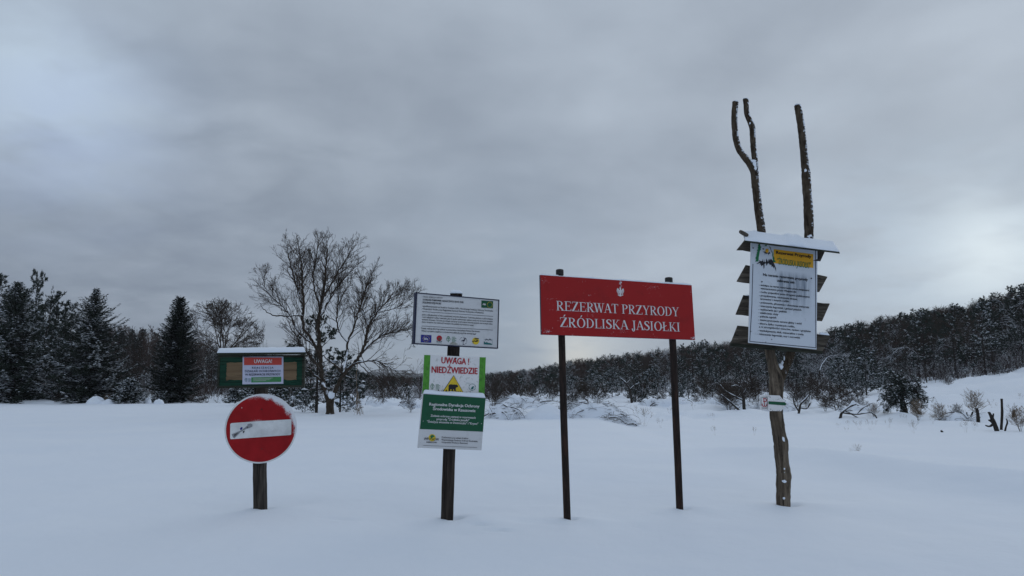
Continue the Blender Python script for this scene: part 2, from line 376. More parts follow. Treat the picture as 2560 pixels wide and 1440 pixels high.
def ground():
    az = np.concatenate([np.linspace(-56, 56, 620), np.linspace(58, 302, 80)]) * math.pi / 180
    rr = np.concatenate([np.linspace(.4, 4, 24), 4 * (np.linspace(1, 3000 / 4, 1) ), ])[:-1]
    rr = np.concatenate([rr, 4 * np.exp(np.linspace(0.01, math.log(12 / 4), 150)), 12 * np.exp(np.linspace(.012, math.log(100 / 12), 150)), 100 * np.exp(np.linspace(.03, math.log(40), 70))])
    A, Rr = np.meshgrid(az, rr); X = Rr * np.sin(A); Y = Rr * np.cos(A)
    Z = gz(X, Y); Z[Rr > 700] -= (Rr[Rr > 700] - 700) * .004
    V = np.stack([X, Y, Z], -1).reshape(-1, 3); na, nr = len(az), len(rr)
    i, j = np.meshgrid(np.arange(nr - 1), np.arange(na), indexing='ij'); j2 = (j + 1) % na
    Fq = np.stack([i * na + j, (i + 1) * na + j, (i + 1) * na + j2, i * na + j2], -1).reshape(-1, 4)
    V = np.concatenate([V, [[0, 0, gz1(0, .01)]]])
    c0 = len(V) - 1; jj = np.arange(na); F0 = np.stack([np.full(na, c0), jj, (jj + 1) % na, np.full(na, c0)], -1)
    F0 = [[c0, a, (a + 1) % na] for a in range(na)]
    o = mk('ground', V, Fq, M_SNOWG, smooth=True); o['kind'] = 'structure'; o['label'] = 'smooth deep snow cover of the meadow and slope'
    return o
ground()
def far_hill():
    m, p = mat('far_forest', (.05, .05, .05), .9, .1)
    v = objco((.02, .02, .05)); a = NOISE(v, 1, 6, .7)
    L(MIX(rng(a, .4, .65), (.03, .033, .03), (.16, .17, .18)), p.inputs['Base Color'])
    for Y0, yt, seed in ((1500, 934, 3), (1250, 944, 8)):
        xs = np.linspace(-1300, 700, 700); ys = np.linspace(0, 260, 26)
        X, D = np.meshgrid(xs, ys)
        top = CAMZ + (965 - yt) / 1797 * (Y0 + 200)
        Z = -12 + (top + 12 + fbm(X * .004, X * 0, seed, 3) * 14) * sm(D, 0, 200) + (fbm(X * .12, D * .1, seed + 4, 3)) * 5 * sm(D, 10, 60)
        V = np.stack([X, D + Y0, Z], -1).reshape(-1, 3); na = len(xs)
        i, j = np.meshgrid(np.arange(len(ys) - 1), np.arange(na - 1), indexing='ij')
        Fq = np.stack([i * na + j, i * na + j + 1, (i + 1) * na + j + 1, (i + 1) * na + j], -1).reshape(-1, 4)
        o = mk('hill', V, Fq, m, kind='structure')
far_hill()
def haze():
    m = bpy.data.materials.new('thin_winter_air'); m.use_nodes = True; t = m.node_tree; t.nodes.clear()
    v = t.nodes.new('ShaderNodeVolumePrincipled'); v.inputs['Color'].default_value = (.86, .92, 1, 1); v.inputs['Density'].default_value = .00022; v.inputs['Anisotropy'].default_value = .2
    o_ = t.nodes.new('ShaderNodeOutputMaterial'); t.links.new(v.outputs[0], o_.inputs['Volume'])
    V = [(x, y, z) for z in (-32, 62) for x, y in ((-3200, -3200), (3200, -3200), (3200, 3200), (-3200, 3200))]
    o = mk('haze', V, [(3, 2, 1, 0), (4, 5, 6, 7), (0, 1, 5, 4), (1, 2, 6, 5), (2, 3, 7, 6), (3, 0, 4, 7)], m, kind='stuff'); o['label'] = 'thin cold air that pales the farthest ridge'
haze()

# ------------------------------------------------------------------ panels and print
class Panel:
    def __init__(s, corners, Yc, yaw=None, snap=6):
        """flat board seen with these four corners (TL TR BR BL) whose middle is Yc metres ahead: finds its facing and size"""
        C = np.array([0, 0, CAMZ]); rays = [ray(*c) for c in corners]; m = np.mean(corners, 0); c0 = at(m[0], m[1], Yc)
        best = None
        yaws = np.linspace(-45, 45, 181) if yaw is None else [yaw]
        for yw in yaws:
            for tl in np.linspace(-snap, snap, 13):
                n = np.array([math.sin(R(yw)) * math.cos(R(tl)), -math.cos(R(yw)) * math.cos(R(tl)), math.sin(R(tl))])
                P = [C + d * (np.dot(c0 - C, n) / np.dot(d, n)) for d in rays]
                t = P[1] - P[0]; b = P[2] - P[3]; l = P[0] - P[3]; r = P[1] - P[2]
                nn = np.linalg.norm
                e = ((nn(t) - nn(b)) / nn(t)) ** 2 + ((nn(l) - nn(r)) / nn(l)) ** 2 + (np.dot(t, l) / nn(t) / nn(l)) ** 2 + (np.dot(b, r) / nn(b) / nn(r)) ** 2 + (tl / 200) ** 2
                if best is None or e < best[0]: best = (e, yw, tl, n, P)
        _, s.yaw, s.tilt, s.n, P = best
        s.c = np.mean(P, 0); X = (P[1] - P[0]) + (P[2] - P[3]); X /= np.linalg.norm(X)
        Y = (P[0] - P[3]) + (P[1] - P[2]); Y -= X * np.dot(X, Y); Y /= np.linalg.norm(Y)
        s.X, s.Y, s.Z = X, Y, np.cross(X, Y)
        s.w = (np.linalg.norm(P[1] - P[0]) + np.linalg.norm(P[2] - P[3])) / 2; s.h = (np.linalg.norm(P[0] - P[3]) + np.linalg.norm(P[1] - P[2])) / 2
    def xy(s, px, py, dz=0.):
        C = np.array([0, 0, CAMZ]); d = ray(px, py); c = s.c + s.n * 0
        t = np.dot(c - C, s.Z) / np.dot(d, s.Z); p = C + d * t - s.c
        return np.array([np.dot(p, s.X), np.dot(p, s.Y)])
    def world(s, x, y, z=0.): return s.c + s.X * x + s.Y * y + s.Z * z
    def place(s, o, base):
        M = Matrix((s.X, s.Y, s.Z)).transposed().to_4x4(); M.translation = Vector(s.c - base); o.matrix_local = M
    def box(s, name, th, mats, parent, label=None, bev=.003, front=0.):
        w, h = s.w / 2, s.h / 2
        V = [(-w, -h, front), (w, -h, front), (w, h, front), (-w, h, front), (-w, -h, front - th), (w, -h, front - th), (w, h, front - th), (-w, h, front - th)]
        g = Geo(); g.add(V, [(0, 1, 2, 3)], 0); g.add(V, [(7, 6, 5, 4), (0, 4, 5, 1), (1, 5, 6, 2), (2, 6, 7, 3), (3, 7, 4, 0)], min(1, len(mats) - 1))
        o = g.build(name, mats, parent, label=label); s.place(o, base_of(parent)); s.o = o; return o
    # prints: children of the panel object, in panel coordinates
    def poly(s, name, pts, m, z=.002, th=.0, px=True, label=None, parent=None):
        P = [s.xy(*p) for p in pts] if px else pts
        V = [(p[0], p[1], z) for p in P]; F = [tuple(range(len(V)))]
        a = sum(P[i][0] * P[(i + 1) % len(P)][1] - P[(i + 1) % len(P)][0] * P[i][1] for i in range(len(P)))
        if a < 0: F = [F[0][::-1]]
        if th:
            n = len(V); V += [(p[0], p[1], z - th) for p in P]; F += [(i, (i + 1) % n, (i + 1) % n + n, i + n) for i in range(n)]
        return mk(name, V, F, m, parent=parent or s.o, label=label)
    def text(s, txt, p0, p1, cap, m, z=.004, bold=0., name='lettering', label=None, glyph=None, space=1.):
        a, b = s.xy(*p0), s.xy(*p1); d = b - a; wid = np.linalg.norm(d); ang = math.atan2(d[1], d[0])
        mid = ((p0[0] + p1[0]) / 2, (p0[1] + p1[1]) / 2)
        ch = abs(s.xy(mid[0], mid[1] - cap)[1] - s.xy(*mid)[1])
        if glyph: V, F = glyph(txt)
        else:
            cu = bpy.data.curves.new('t', 'FONT'); cu.body = txt; cu.resolution_u = 2; cu.offset = .002; cu.space_character = space
            ob = bpy.data.objects.new('t', cu); me = bpy.data.meshes.new_from_object(ob)
            V = np.array([v.co[:] for v in me.vertices]); F = [tuple(p.vertices) for p in me.polygons]
            bpy.data.objects.remove(ob); bpy.data.meshes.remove(me); bpy.data.curves.remove(cu)
            V[:, 1] /= .686
            if bold:
                n0 = len(V); sh = [(-.9, 0, 0), (0, .5, .35), (.9, 0, .7), (0, -.5, 1.05)]
                F = [tuple(i + k * n0 for i in f) for k in range(4) for f in F]; V = np.concatenate([V + np.array([a_ * bold, b_ * bold, c_]) for a_, b_, c_ in sh])
        x0, x1 = V[:, 0].min(), V[:, 0].max()
        V = np.stack([(V[:, 0] - x0) / (x1 - x0) * wid, V[:, 1] * ch, V[:, 2] * (.0006 if glyph is None else .00012)], 1)
        c, sn = math.cos(ang), math.sin(ang)
        W_ = np.stack([a[0] + V[:, 0] * c - V[:, 1] * sn, a[1] + V[:, 0] * sn + V[:, 1] * c, z + V[:, 2]], 1)
        return mk(name, W_, F, m, parent=s.o, label=label)
def crop(ox, oy, zm): return lambda x, y: (ox + x / zm, oy + y / zm)
# serif capitals ---------------------------------------------------------------
def serif(txt):
    V, F = [], []; cur = [0.]; lay = [0]
    def quad(pts):
        i = len(V); lay[0] += 1
        V.extend([(p[0] + cur[0], p[1], lay[0] % 7) for p in pts]); F.append(tuple(range(i, i + len(pts))) )
    ST, TH, SR = .118, .05, .036
    def bar(x0, y0, x1, y1): quad([(x0, y0), (x1, y0), (x1, y1), (x0, y1)])
    def stem(x, y0=0, y1=1, s0=True, s1=True, w=ST):
        bar(x, y0, x + w, y1)
        if s0: bar(x - .09, y0, x + w + .09, y0 + SR)
        if s1: bar(x - .09, y1 - SR, x + w + .09, y1)
    def diag(x0, y0, x1, y1, w, s0=True, s1=False):
        quad([(x0 - w / 2, y0), (x0 + w / 2, y0), (x1 + w / 2, y1), (x1 - w / 2, y1)][::1 if y1 > y0 else -1])
        for s_, x, y in ((s0, x0, y0), (s1, x1, y1)):
            if s_: bar(x - w / 2 - .1, min(y, 1 - SR) if y > .5 else 0, x + w / 2 + .1, 1 if y > .5 else SR)
    def arc(cx, cy, rx, ry, tx, ty, a0, a1, n=14):
        for i in range(n):
            a, b = a0 + (a1 - a0) * i / n, a0 + (a1 - a0) * (i + 1) / n
            o = lambda t: (cx + rx * math.cos(t), cy + ry * math.sin(t)); q = lambda t: (cx + (rx - tx) * math.cos(t), cy + (ry - ty) * math.sin(t))
            quad([o(a), o(b), q(b), q(a)])
    H = math.pi / 2
    for ch in txt:
        c = {'Ź': 'Z', 'Ó': 'O', 'Ł': 'L'}.get(ch, ch); w = .8
        if c == ' ': w = .28
        elif c == 'I': stem(.12); w = .38
        elif c in 'RP':
            stem(.12); arc(.33, .745, .30, .255, .13, .045, -H, H); bar(.2, .955, .34, 1); bar(.2, .49, .34, .535); w = .68
            if c == 'R': diag(.66, 0, .34, .5, .15); w = .8
        elif c == 'E': stem(.12, s0=False, s1=False); bar(.03, 0, .66, SR + .01); bar(.03, .955, .62, 1); bar(.2, .49, .50, .535); bar(.62, 0, .67, .22); bar(.585, .8, .625, 1); bar(.465, .4, .505, .63); w = .72
        elif c == 'Z': bar(.06, .955, .66, 1); bar(.03, 0, .68, .045); quad([(.03, .03), (.2, .03), (.66, .97), (.49, .97)]); bar(.05, .8, .09, 1); bar(.65, 0, .69, .22); w = .74
        elif c == 'W': diag(.28, 0, .06, 1, .13, False, True); diag(.28, 0, .50, 1, .05, False, False); diag(.68, 0, .46, 1, .13, False, True); diag(.68, 0, .90, 1, .05, False, True); w = 1.0
        elif c == 'A': diag(.1, 0, .36, 1, .05); diag(.66, 0, .38, 1, .14); bar(.18, .32, .56, .365); w = .78
        elif c == 'T': stem(.28, s1=False); bar(.03, .955, .67, 1); bar(.02, .78, .06, 1); bar(.64, .78, .68, 1); w = .72
        elif c == 'Y': stem(.31, y1=.48, s1=False); quad([(.31, .46), (.445, .46), (.2, .98), (.06, .98)]); quad([(.40, .46), (.445, .46), (.67, .98), (.62, .98)]); bar(-.01, .96, .28, 1); bar(.53, .96, .76, 1); w = .76
        elif c == 'O': arc(.41, .5, .38, .52, .14, .045, 0, 4 * H, 26); w = .84
        elif c == 'D': stem(.12); arc(.33, .5, .42, .5, .14, .045, -H, H, 18); bar(.2, .955, .34, 1); bar(.2, 0, .34, .045); w = .82
        elif c == 'L': stem(.12); bar(.1, 0, .6, .045); bar(.58, 0, .62, .24); w = .66
        elif c == 'K': stem(.12); diag(.25, .42, .60, 1, .05, False, True); diag(.68, 0, .33, .52, .14); w = .8
        elif c == 'J': stem(.2, y0=.12, s0=False); arc(.17, .12, .165, .32, .13, .05, -H * 2.0, 0, 10); w = .42
        elif c == 'S':
            P = [(.5, .78, .03), (.47, .91, .035), (.36, .98, .03), (.2, .97, .04), (.1, .85, .065), (.13, .70, .075), (.3, .55, .08), (.46, .40, .08), (.5, .22, .075), (.4, .06, .045), (.25, .02, .03), (.11, .08, .03), (.06, .24, .03)]
            for a, b in zip(P, P[1:]):
                d = np.array([b[0] - a[0], b[1] - a[1]]); d /= np.linalg.norm(d); n = np.array([-d[1], d[0]])
                quad([(a[0] - n[0] * a[2], a[1] - n[1] * a[2]), (b[0] - n[0] * b[2], b[1] - n[1] * b[2]), (b[0] + n[0] * b[2], b[1] + n[1] * b[2]), (a[0] + n[0] * a[2], a[1] + n[1] * a[2])])
            bar(.48, .74, .51, .97); bar(.04, .03, .07, .28); w = .58
        if ch in 'ŹÓ': quad([(.34, 1.08), (.40, 1.08), (.54, 1.30), (.43, 1.30)])
        if ch == 'Ł': quad([(-.02, .36), (.0, .30), (.46, .60), (.44, .66)])
        cur[0] += w * .92 + .05
    return np.array(V, float), F
def regular(cx, cy, r, n, rot=0.): return [(cx + r * math.cos(rot + 2 * math.pi * i / n), cy + r * math.sin(rot + 2 * math.pi * i / n)) for i in range(n)]
def multi(panel, name, polys, m, z, label=None):
    g = Geo()
    for k, P in enumerate(polys):
        P = [panel.xy(*p) for p in P]
        a = sum(P[i][0] * P[(i + 1) % len(P)][1] - P[(i + 1) % len(P)][0] * P[i][1] for i in range(len(P)))
        if a < 0: P = P[::-1]
        g.add([(p[0], p[1], z + (k % 5) * .0002) for p in P], [tuple(range(len(P)))])
    if name == 'fir_picture' and len(polys) > 1: return [multi(panel, name, [q], m, z, label) for q in polys]
    return g.build(name, m, panel.o, label=label, kind='stuff' if name in ('mould_spot', 'rime_fleck', 'printed_lines', 'eagle_feather_line') else None)
def strip(pts, w):
    out = []
    for a, b in zip(pts, pts[1:]):
        d = np.array(b, float) - a; d /= np.linalg.norm(d) + 1e-9; n = np.array([-d[1], d[0]]) * w / 2; a_ = np.array(a) - d * w * .3; b_ = np.array(b) + d * w * .3
        out.append([tuple(a_ - n), tuple(b_ - n), tuple(b_ + n), tuple(a_ + n)])
    return out
def slab_snow(name, A, B, Cc, D, th, parent, seed=1, lumps=(), nx=60, ny=9, over=.0, m=None, dip=.5):
    """snow lying on the quad A B (front edge) C D (back edge): rounded, uneven, closed"""
    A, B, Cc, D = map(np.asarray, (A, B, Cc, D)); up = np.array([0, 0, 1.])
    u = np.linspace(0, 1, nx); v = np.linspace(0, 1, ny); U, Vv = np.meshgrid(u, v)
    P = (A[None, None] * (1 - U)[..., None] + B[None, None] * U[..., None]) * (1 - Vv)[..., None] + (D[None, None] * (1 - U)[..., None] + Cc[None, None] * U[..., None]) * Vv[..., None]
    ln = np.linalg.norm(B - A); e = np.minimum(np.minimum(U, 1 - U) * ln / .03, 1); f = np.minimum(np.minimum(Vv, 1 - Vv) * 5, 1)
    h = th * np.sqrt(np.clip(1 - (1 - e) ** 2, 0, 1)) * (.35 + .65 * np.sqrt(np.clip(1 - (1 - f) ** 2, 0, 1))) * (1 + dip * fbm(U * ln * 5, Vv * 2, seed, 3))
    for lu, lv, lr, lh in lumps: h = h + lh * np.exp(-(((U - lu) * ln / lr) ** 2 + ((Vv - lv) * .5) ** 2))
    T = P + up * h[..., None]; Bt = P + up * .0008
    V = np.concatenate([T.reshape(-1, 3), Bt.reshape(-1, 3)]); n = nx * ny; F = []
    for j in range(ny - 1):
        for i in range(nx - 1):
            a = j * nx + i; F.append((a, a + 1, a + nx + 1, a + nx)); F.append((a + n, a + nx + n, a + nx + 1 + n, a + 1 + n))
    for i in range(nx - 1): F.append((i + 1, i, i + n, i + 1 + n)); a = (ny - 1) * nx + i; F.append((a, a + 1, a + 1 + n, a + n))
    for j in range(ny - 1): a = j * nx; F.append((a, a + nx, a + nx + n, a + n)); a = j * nx + nx - 1; F.append((a + nx, a, a + n, a + nx + n))
    return mk(name, V, F, m or M_SNOW, parent=parent, base=base_of(parent), smooth=True)
def square_post(name, pts, w, d, m, parent, seed=3, sides=None):
    """rough sawn post along world points"""
    rs = np.random.default_rng(seed); P, _ = resample(pts, np.ones(len(pts)), 26); V = []; F = []; k = 12
    sq = []
    for i in range(k):
        a = 2 * math.pi * (i + .5) / k; cx, sy = math.cos(a), math.sin(a); s = 1 / max(abs(cx), abs(sy)) * .93; sq.append((cx * s * w / 2, sy * s * d / 2))
    sq = np.array(sq); lob = 1 + rs.normal(0, .03, k)
    for i, p in enumerate(P):
        n = 1 + rs.normal(0, .012, k)
        for j in range(k): V.append(p + np.array([sq[j, 0] * lob[j] * n[j], sq[j, 1] * lob[j] * n[j], rs.normal(0, .002)]))
    for i in range(len(P) - 1):
        for j in range(k): F.append((i * k + j, i * k + (j + 1) % k, (i + 1) * k + (j + 1) % k, (i + 1) * k + j))
    F.append(tuple((len(P) - 1) * k + j for j in range(k)))
    return mk(name, V, F, m, parent=parent, base=base_of(parent))

# ================================================================== 1. no entry post
def sign_one():
    b = at(651, 1272, YA); b[2] = 0
    t = thing('signpost', 'short wooden post with a round red no entry sign under a green framed notice board', 'signpost', b)
    square_post('post', [at(650, 1330, YA), at(651, 1272, YA), at(650, 1160, YA), at(653, 990, YA), at(654, 900, YA)], .135, .11, M_POSTG, t, 5)
    c = crop(500, 840, 3.131)
    # notice board: box, roof, planks
    p = Panel([(543.5, 888), (763, 887), (760, 969), (546, 970)], YA - .12, yaw=None, snap=3)
    o = p.box('notice_board', .05, [M_GREENW, M_MOSSW], t, label='wooden notice board framed in green paint')
    w, h = p.w / 2, p.h / 2
    mk('board_plank', *_box(-w * .865, w * .87, -h * .60, h * .80, .001, .008), M_BOARDW, parent=o)
    for k, (x0, x1, y0, y1) in enumerate(((-w, w, h * .86, h * 1.0), (-w, w, -h, -h * .86), (-w, -w * .955, -h * .86, h * .86), (w * .945, w, -h * .86, h * .86))):
        mk('frame_rail', *_box(x0, x1, y0, y1, .001, .016), M_MOSSW, parent=o)
    # paint that laps unevenly over the bare board
    for (x0, y0, x1, y1, s) in ((-w * .95, h * .55, w * .94, h * .86, 1), (-w * .95, -h * .86, w * .94, -h * .52, 2), (-w * .95, -h * .6, -w * .80, h * .6, 3), (w * .82, -h * .6, w * .94, h * .6, 4)):
        rs = np.random.default_rng(s); n = 34; P = []
        if x1 - x0 > y1 - y0:
            xs = np.linspace(x0, x1, n); j = rs.normal(0, .0028, n)
            lo = [(x, (y0 if y0 > 0 else y1) + e) for x, e in zip(xs, j)]; P = lo + [(x1, y1 if y0 > 0 else y0), (x0, y1 if y0 > 0 else y0)]
        else:
            ys = np.linspace(y0, y1, n); j = rs.normal(0, .0028, n)
            lo = [((x1 if x0 < 0 else x0) + e, y) for y, e in zip(ys, j)]; P = lo + [(x0 if x0 < 0 else x1, y1), (x0 if x0 < 0 else x1, y0)]
        p.poly('painted_edge', P, M_GREENW, .0092 + .0004 * s, px=False)
    for x, y in ((205, 350), (688, 205)): p.poly('knot', [p.xy(*q) for q in regular(*c(x, y), 1.6 if x < 300 else .8, 9)], M_BOLT, .0118, px=False)
    # notice sheet
    q = [c(337, 157), c(655, 160), c(655, 373), c(335, 378)]
    p.poly('notice_sheet', q, paint('laminated_sheet', (.50, .52, .66), (.38, .38, .52), .5, 5), .016, .003)
    p.poly('red_banner', [c(348, 168), c(642, 169), c(642, 226), c(348, 228)], M_REDB, .018)
    p.text('UWAGA!', c(427, 212), c(567, 210), 28 / 3.131, M_LETTER, .020, .03)
    p.text('REALIZACJA', c(411, 256), c(578, 255), 15 / 3.131, M_NAVY, .020, .022, space=1.45)
    p.text('DZIAŁAŃ OCHRONNYCH', c(355, 283), c(632, 281), 16 / 3.131, M_NAVY, .020, .022, space=1.15)
    p.text('W REZERWACIE PRZYRODY', c(356, 310), c(632, 307), 16 / 3.131, M_NAVY, .020, .022)
    p.poly('green_label', [c(405, 323), c(638, 318), c(638, 358), c(405, 363)], M_GREENB, .018)
    lines = [];
    for k, (y, x1) in enumerate(((330, 575), (337, 560), (344, 548), (351, 520))): lines += strip([c(420, y), c(x1, y - 2)], .55)
    multi(p, 'printed_lines', lines, M_LETTER, .020)
    leaf(p, c(364, 343), 14 / 3.131, M_TEAL, .020)
    # roof board and snow
    Yf, Yb = YA - .22, YA + .10
    A, B = at(541.5, 888, Yf), at(764.5, 886, Yf); D_ = np.array([at(549, 888, Yb)[0], Yb, A[2] + .02]); C_ = np.array([at(763, 888, Yb)[0], Yb, B[2] + .02])
    tk = np.array([0, 0, .024]); g = Geo(); g.box([A, B, C_, D_, A + tk, B + tk, C_ + tk, D_ + tk]); g.build('roof_board', M_MOSSW, t, b)
    slab_snow('snow_cap', A + tk, B + tk, C_ + tk, D_ + tk, .055, t, 12, dip=.2)
    # round sign
    ctr = c(475, 725); p2 = Panel([(ctr[0] - 84, ctr[1] - 84), (ctr[0] + 84, ctr[1] - 84), (ctr[0] + 84, ctr[1] + 84), (ctr[0] - 84, ctr[1] + 84)], YA - .09, yaw=14, snap=0)
    Rr = 84 / F_PX * (YA - .09) * 1.005; p2.w = p2.h = Rr * 2
    n = 72; g = Geo(); prof = [(0, 0, 0), (Rr * .955, 0, 0), (Rr * .962, .0015, 1), (Rr * .992, .0015, 1), (Rr, -.004, 1), (Rr, -.024, 2), (Rr * .97, -.024, 2), (Rr * .96, -.006, 2), (0, -.006, 2)]
    V = []; a = np.linspace(0, 2 * math.pi, n, endpoint=False)
    for r_, z_, _m in prof: V += [(r_ * math.cos(x) + (0), r_ * math.sin(x), z_) for x in a]
    F, Mi = [], []
    for i in range(len(prof) - 1):
        for j in range(n): F.append((i * n + j, (i + 1) * n + j, (i + 1) * n + (j + 1) % n, i * n + (j + 1) % n)); Mi.append(prof[i + 1][2])
    o2 = mk('no_entry_sign', V, F, [M_DISC, M_BAR, M_GREY], Mi, parent=t, label='round red no entry sign, crusted with rime on its upper right'); p2.place(o2, b); p2.o = o2
    p2.poly('white_bar', [c(245, 682), c(480, 665), c(708, 652), c(716, 655), c(714, 770), c(706, 775), c(242, 808), c(236, 800), c(237, 690)], M_BAR, .003)
    stick = [c(248, 770), c(330, 735), c(372, 700), c(372, 690), c(395, 684), c(412, 693), c(410, 710), c(380, 722), c(345, 735), c(318, 752), c(270, 800), c(260, 795)]
    p2.poly('peeled_sticker', stick, paint('faded_sticker', (.26, .27, .29), (.5, .5, .5), .6, 30), .006)
    p2.poly('sticker_print', [c(312, 725), c(325, 712), c(334, 716), c(330, 732), c(318, 735)], M_EUB, .008)
    multi(p2, 'sticker_print', [[c(365, 712), c(375, 708), c(378, 716), c(368, 721)], [c(335, 745), c(352, 740), c(346, 755), c(338, 762)], [c(268, 770), c(300, 755), c(285, 775), c(268, 790)]], M_FROST, .0082)
    for x, y, r_ in ((482, 574, 1.7), (484, 884, 1.4)): p2.poly('bolt', [p2.xy(*q) for q in regular(*c(x, y), r_, 10)], M_BOLT, .007, .006, px=False)
    p2.poly('screw', [p2.xy(*q) for q in regular(*c(327, 562), 1.2, 8)], M_LETTER, .006, .005, px=False)
def _box(x0, x1, y0, y1, z0, z1):
    V = [(x0, y0, z1), (x1, y0, z1), (x1, y1, z1), (x0, y1, z1), (x0, y0, z0), (x1, y0, z0), (x1, y1, z0), (x0, y1, z0)]
    return V, [(0, 1, 2, 3), (7, 6, 5, 4), (0, 4, 5, 1), (1, 5, 6, 2), (2, 6, 7, 3), (3, 7, 4, 0)]
def leaf(p, c0, r, m, z):
    x, y = c0; polys = []
    pts = [(x + r * .62 * math.sin(t) * (1 - .25 * math.cos(t)), y - r * .15 - r * .85 * math.cos(t)) for t in np.linspace(0, 2 * math.pi, 17)]
    polys += strip(pts, r * .14) + strip([(x, y - r), (x + r * .05, y + r * 1.1)], r * .14) + strip([(x, y), (x + r * .45, y - r * .45)], r * .1) + strip([(x, y), (x - r * .45, y - r * .35)], r * .1)
    for k in range(5): polys += strip([(x + r * 1.3, y - r * .7 + k * r * .42), (x + r * (2.4 + .5 * (k % 2)), y - r * .7 + k * r * .42)], r * .14)
    multi(p, 'logo', polys, m, z)
def star_ring(p, cx, cy, rx, ry, s, m, z):
    P = []
    for k in range(12):
        a = k * math.pi / 6; x, y = cx + rx * math.sin(a), cy - ry * math.cos(a)
        P.append([(x + s * (1 if i % 2 == 0 else .42) * math.sin(i * math.pi / 5), y - s * (1 if i % 2 == 0 else .42) * math.cos(i * math.pi / 5)) for i in range(10)])
    multi(p, 'star_ring', P, m, z)

# ================================================================== 2. bear warning post
def sign_two():
    b = at(1118, 1298, YB); b[2] = 0
    t = thing('signpost', 'dark wooden post carrying three stacked panels, the middle one with a bear warning', 'signpost', b)
    square_post('post', [at(1115, 1360, YB), at(1118, 1298, YB), at(1124, 1120, YB), at(1134.5, 872, YB), at(1141, 736, YB)], .130, .10, M_POST, t, 8)
    # info panel
    c = crop(1020, 720, 9.0)
    p = Panel([c(168, 95), c(2052, 265), c(2022, 1365), c(112, 1262)], YB - .10)
    o = p.box('information_panel', .045, [M_GREY, M_NAVY], t, label='white information panel in a dark blue frame, leaning')
    w, h = p.w / 2, p.h / 2; e = .010
    for k, (x0, x1, y0, y1) in enumerate(((-w, w, h - e, h), (-w, w, -h, -h + e), (-w, -w + e * 1.9, -h + e, h - e), (w - e, w, -h + e, h - e))):
        mk('frame_strip', *_box(x0, x1, y0, y1, .0005, .007), M_NAVY, parent=o)
    T = lambda s, x0, y0, x1, y1, cap, bd=0.: p.text(s, c(x0, y0), c(x1, y1), cap / 9, M_BLACK, .004, bd)
    T('Obiekt objęty projektem:', 332, 212, 775, 234, 34)
    T('OCHRONA TORFOWISK ALKALICZNYCH (KOD 7230)', 328, 280, 1243, 340, 38, .035)
    T('POŁUDNIOWEJ POLSKI', 328, 345, 740, 370, 38, .035)
    T('współfinansowanym ze środków Funduszu LIFE+, Narodowego Funduszu Ochrony Środowiska', 324, 422, 1908, 533, 34, .012)
    T('i Gospodarki Wodnej oraz Regionalnej Dyrekcji Ochrony Środowiska w Rzeszowie.', 320, 482, 1705, 575, 34, .012)
    T('Jedno z kilkudziesięciu w Polsce południowej torfowisk alkalicznych. Torfowiska alkaliczne, a także związane', 312, 613, 1905, 714, 32, .012)
    T('z nimi unikatowe rośliny i zwierzęta, giną w wyniku nadmiernego odpływu wody oraz zarastania otwartych', 310, 668, 1903, 770, 32, .012)
    T('torfowisk drzewami. Chronimy je próbując zatrzymać wodę poprzez budowę zastawek oraz usuwając naloty', 308, 723, 1900, 825, 32, .012)
    T('drzew i krzewów oraz roślinność inwazyjną wkraczającą na przesuszone mszary.', 306, 778, 1480, 852, 32, .012)
    T('Projekt realizuje Klub Przyrodników w partnerstwie z Gorczańskim Parkiem Narodowym.', 300, 922, 1618, 996, 34, .012)
    T('Więcej o projekcie znajdziesz na stronie www.alkfens.kp.org.pl lub www.kp.org.pl', 298, 980, 1525, 1048, 34, .012)
    multi(p, 'rule_line', strip([c(315, 530), c(1908, 640)], .9), M_NAVY, .004); multi(p, 'rule_line', strip([c(303, 855), c(1900, 948)], .9), M_NAVY, .004)
    p.poly('green_logo', [c(1650, 280), c(1913, 298), c(1910, 460), c(1648, 442)], M_GREEN, .003)
    p.text('Alk', c(1672, 385), c(1752, 390), 40 / 9, M_LETTER, .005, .05); star_ring(p, *c(1835, 378), 58 / 9, 62 / 9, 1.3, M_YELLOW, .005)
    p.poly('blue_flag', [c(290, 1050), c(528, 1062), c(522, 1232), c(284, 1222)], M_EUB, .003); star_ring(p, *c(405, 1140), 72 / 9, 64 / 9, 1.2, M_YELLOW, .005)
    p.text('life', c(360, 1165), c(445, 1170), 50 / 9, M_LETTER, .0055, .03)
    p.poly('red_roundel', regular(*c(702, 1130), 62 / 9, 20), M_REDT, .003); p.poly('dark_roundel', regular(*c(702, 1145), 30 / 9, 14), paint('brown_print', (.12, .06, .04)), .005)
    p.text('NFOŚiGW', c(640, 1210), c(762, 1215), 26 / 9, M_BLACK, .004, .03); multi(p, 'printed_lines', strip([c(640, 1230), c(755, 1236)], .7), M_TEAL, .004)
    leaf(p, c(905, 1150), 62 / 9, M_DGREEN, .004)
    # stork roundel
    ring = [tuple(q) for q in regular(*c(1240, 1190), 82 / 9, 26)]
    segs = []
    for k in range(14, 33): segs += strip([ring[k % 26], ring[(k + 1) % 26]], .7) if k % 3 else []
    segs += [[c(1185, 1200), c(1215, 1175), c(1250, 1165), c(1275, 1180), c(1262, 1198), c(1220, 1195)]] + strip([c(1265, 1190), c(1275, 1160), c(1262, 1140), c(1285, 1132)], 1.6) + strip([c(1275, 1135), c(1308, 1158)], .6) + strip([c(1240, 1195), c(1238, 1265)], .7) + strip([c(1228, 1265), c(1258, 1266)], .6)
    multi(p, 'logo', segs, M_NAVY, .004)
    p.poly('yellow_roundel', regular(*c(1520, 1195), 80 / 9, 22), M_YELLOW, .003)
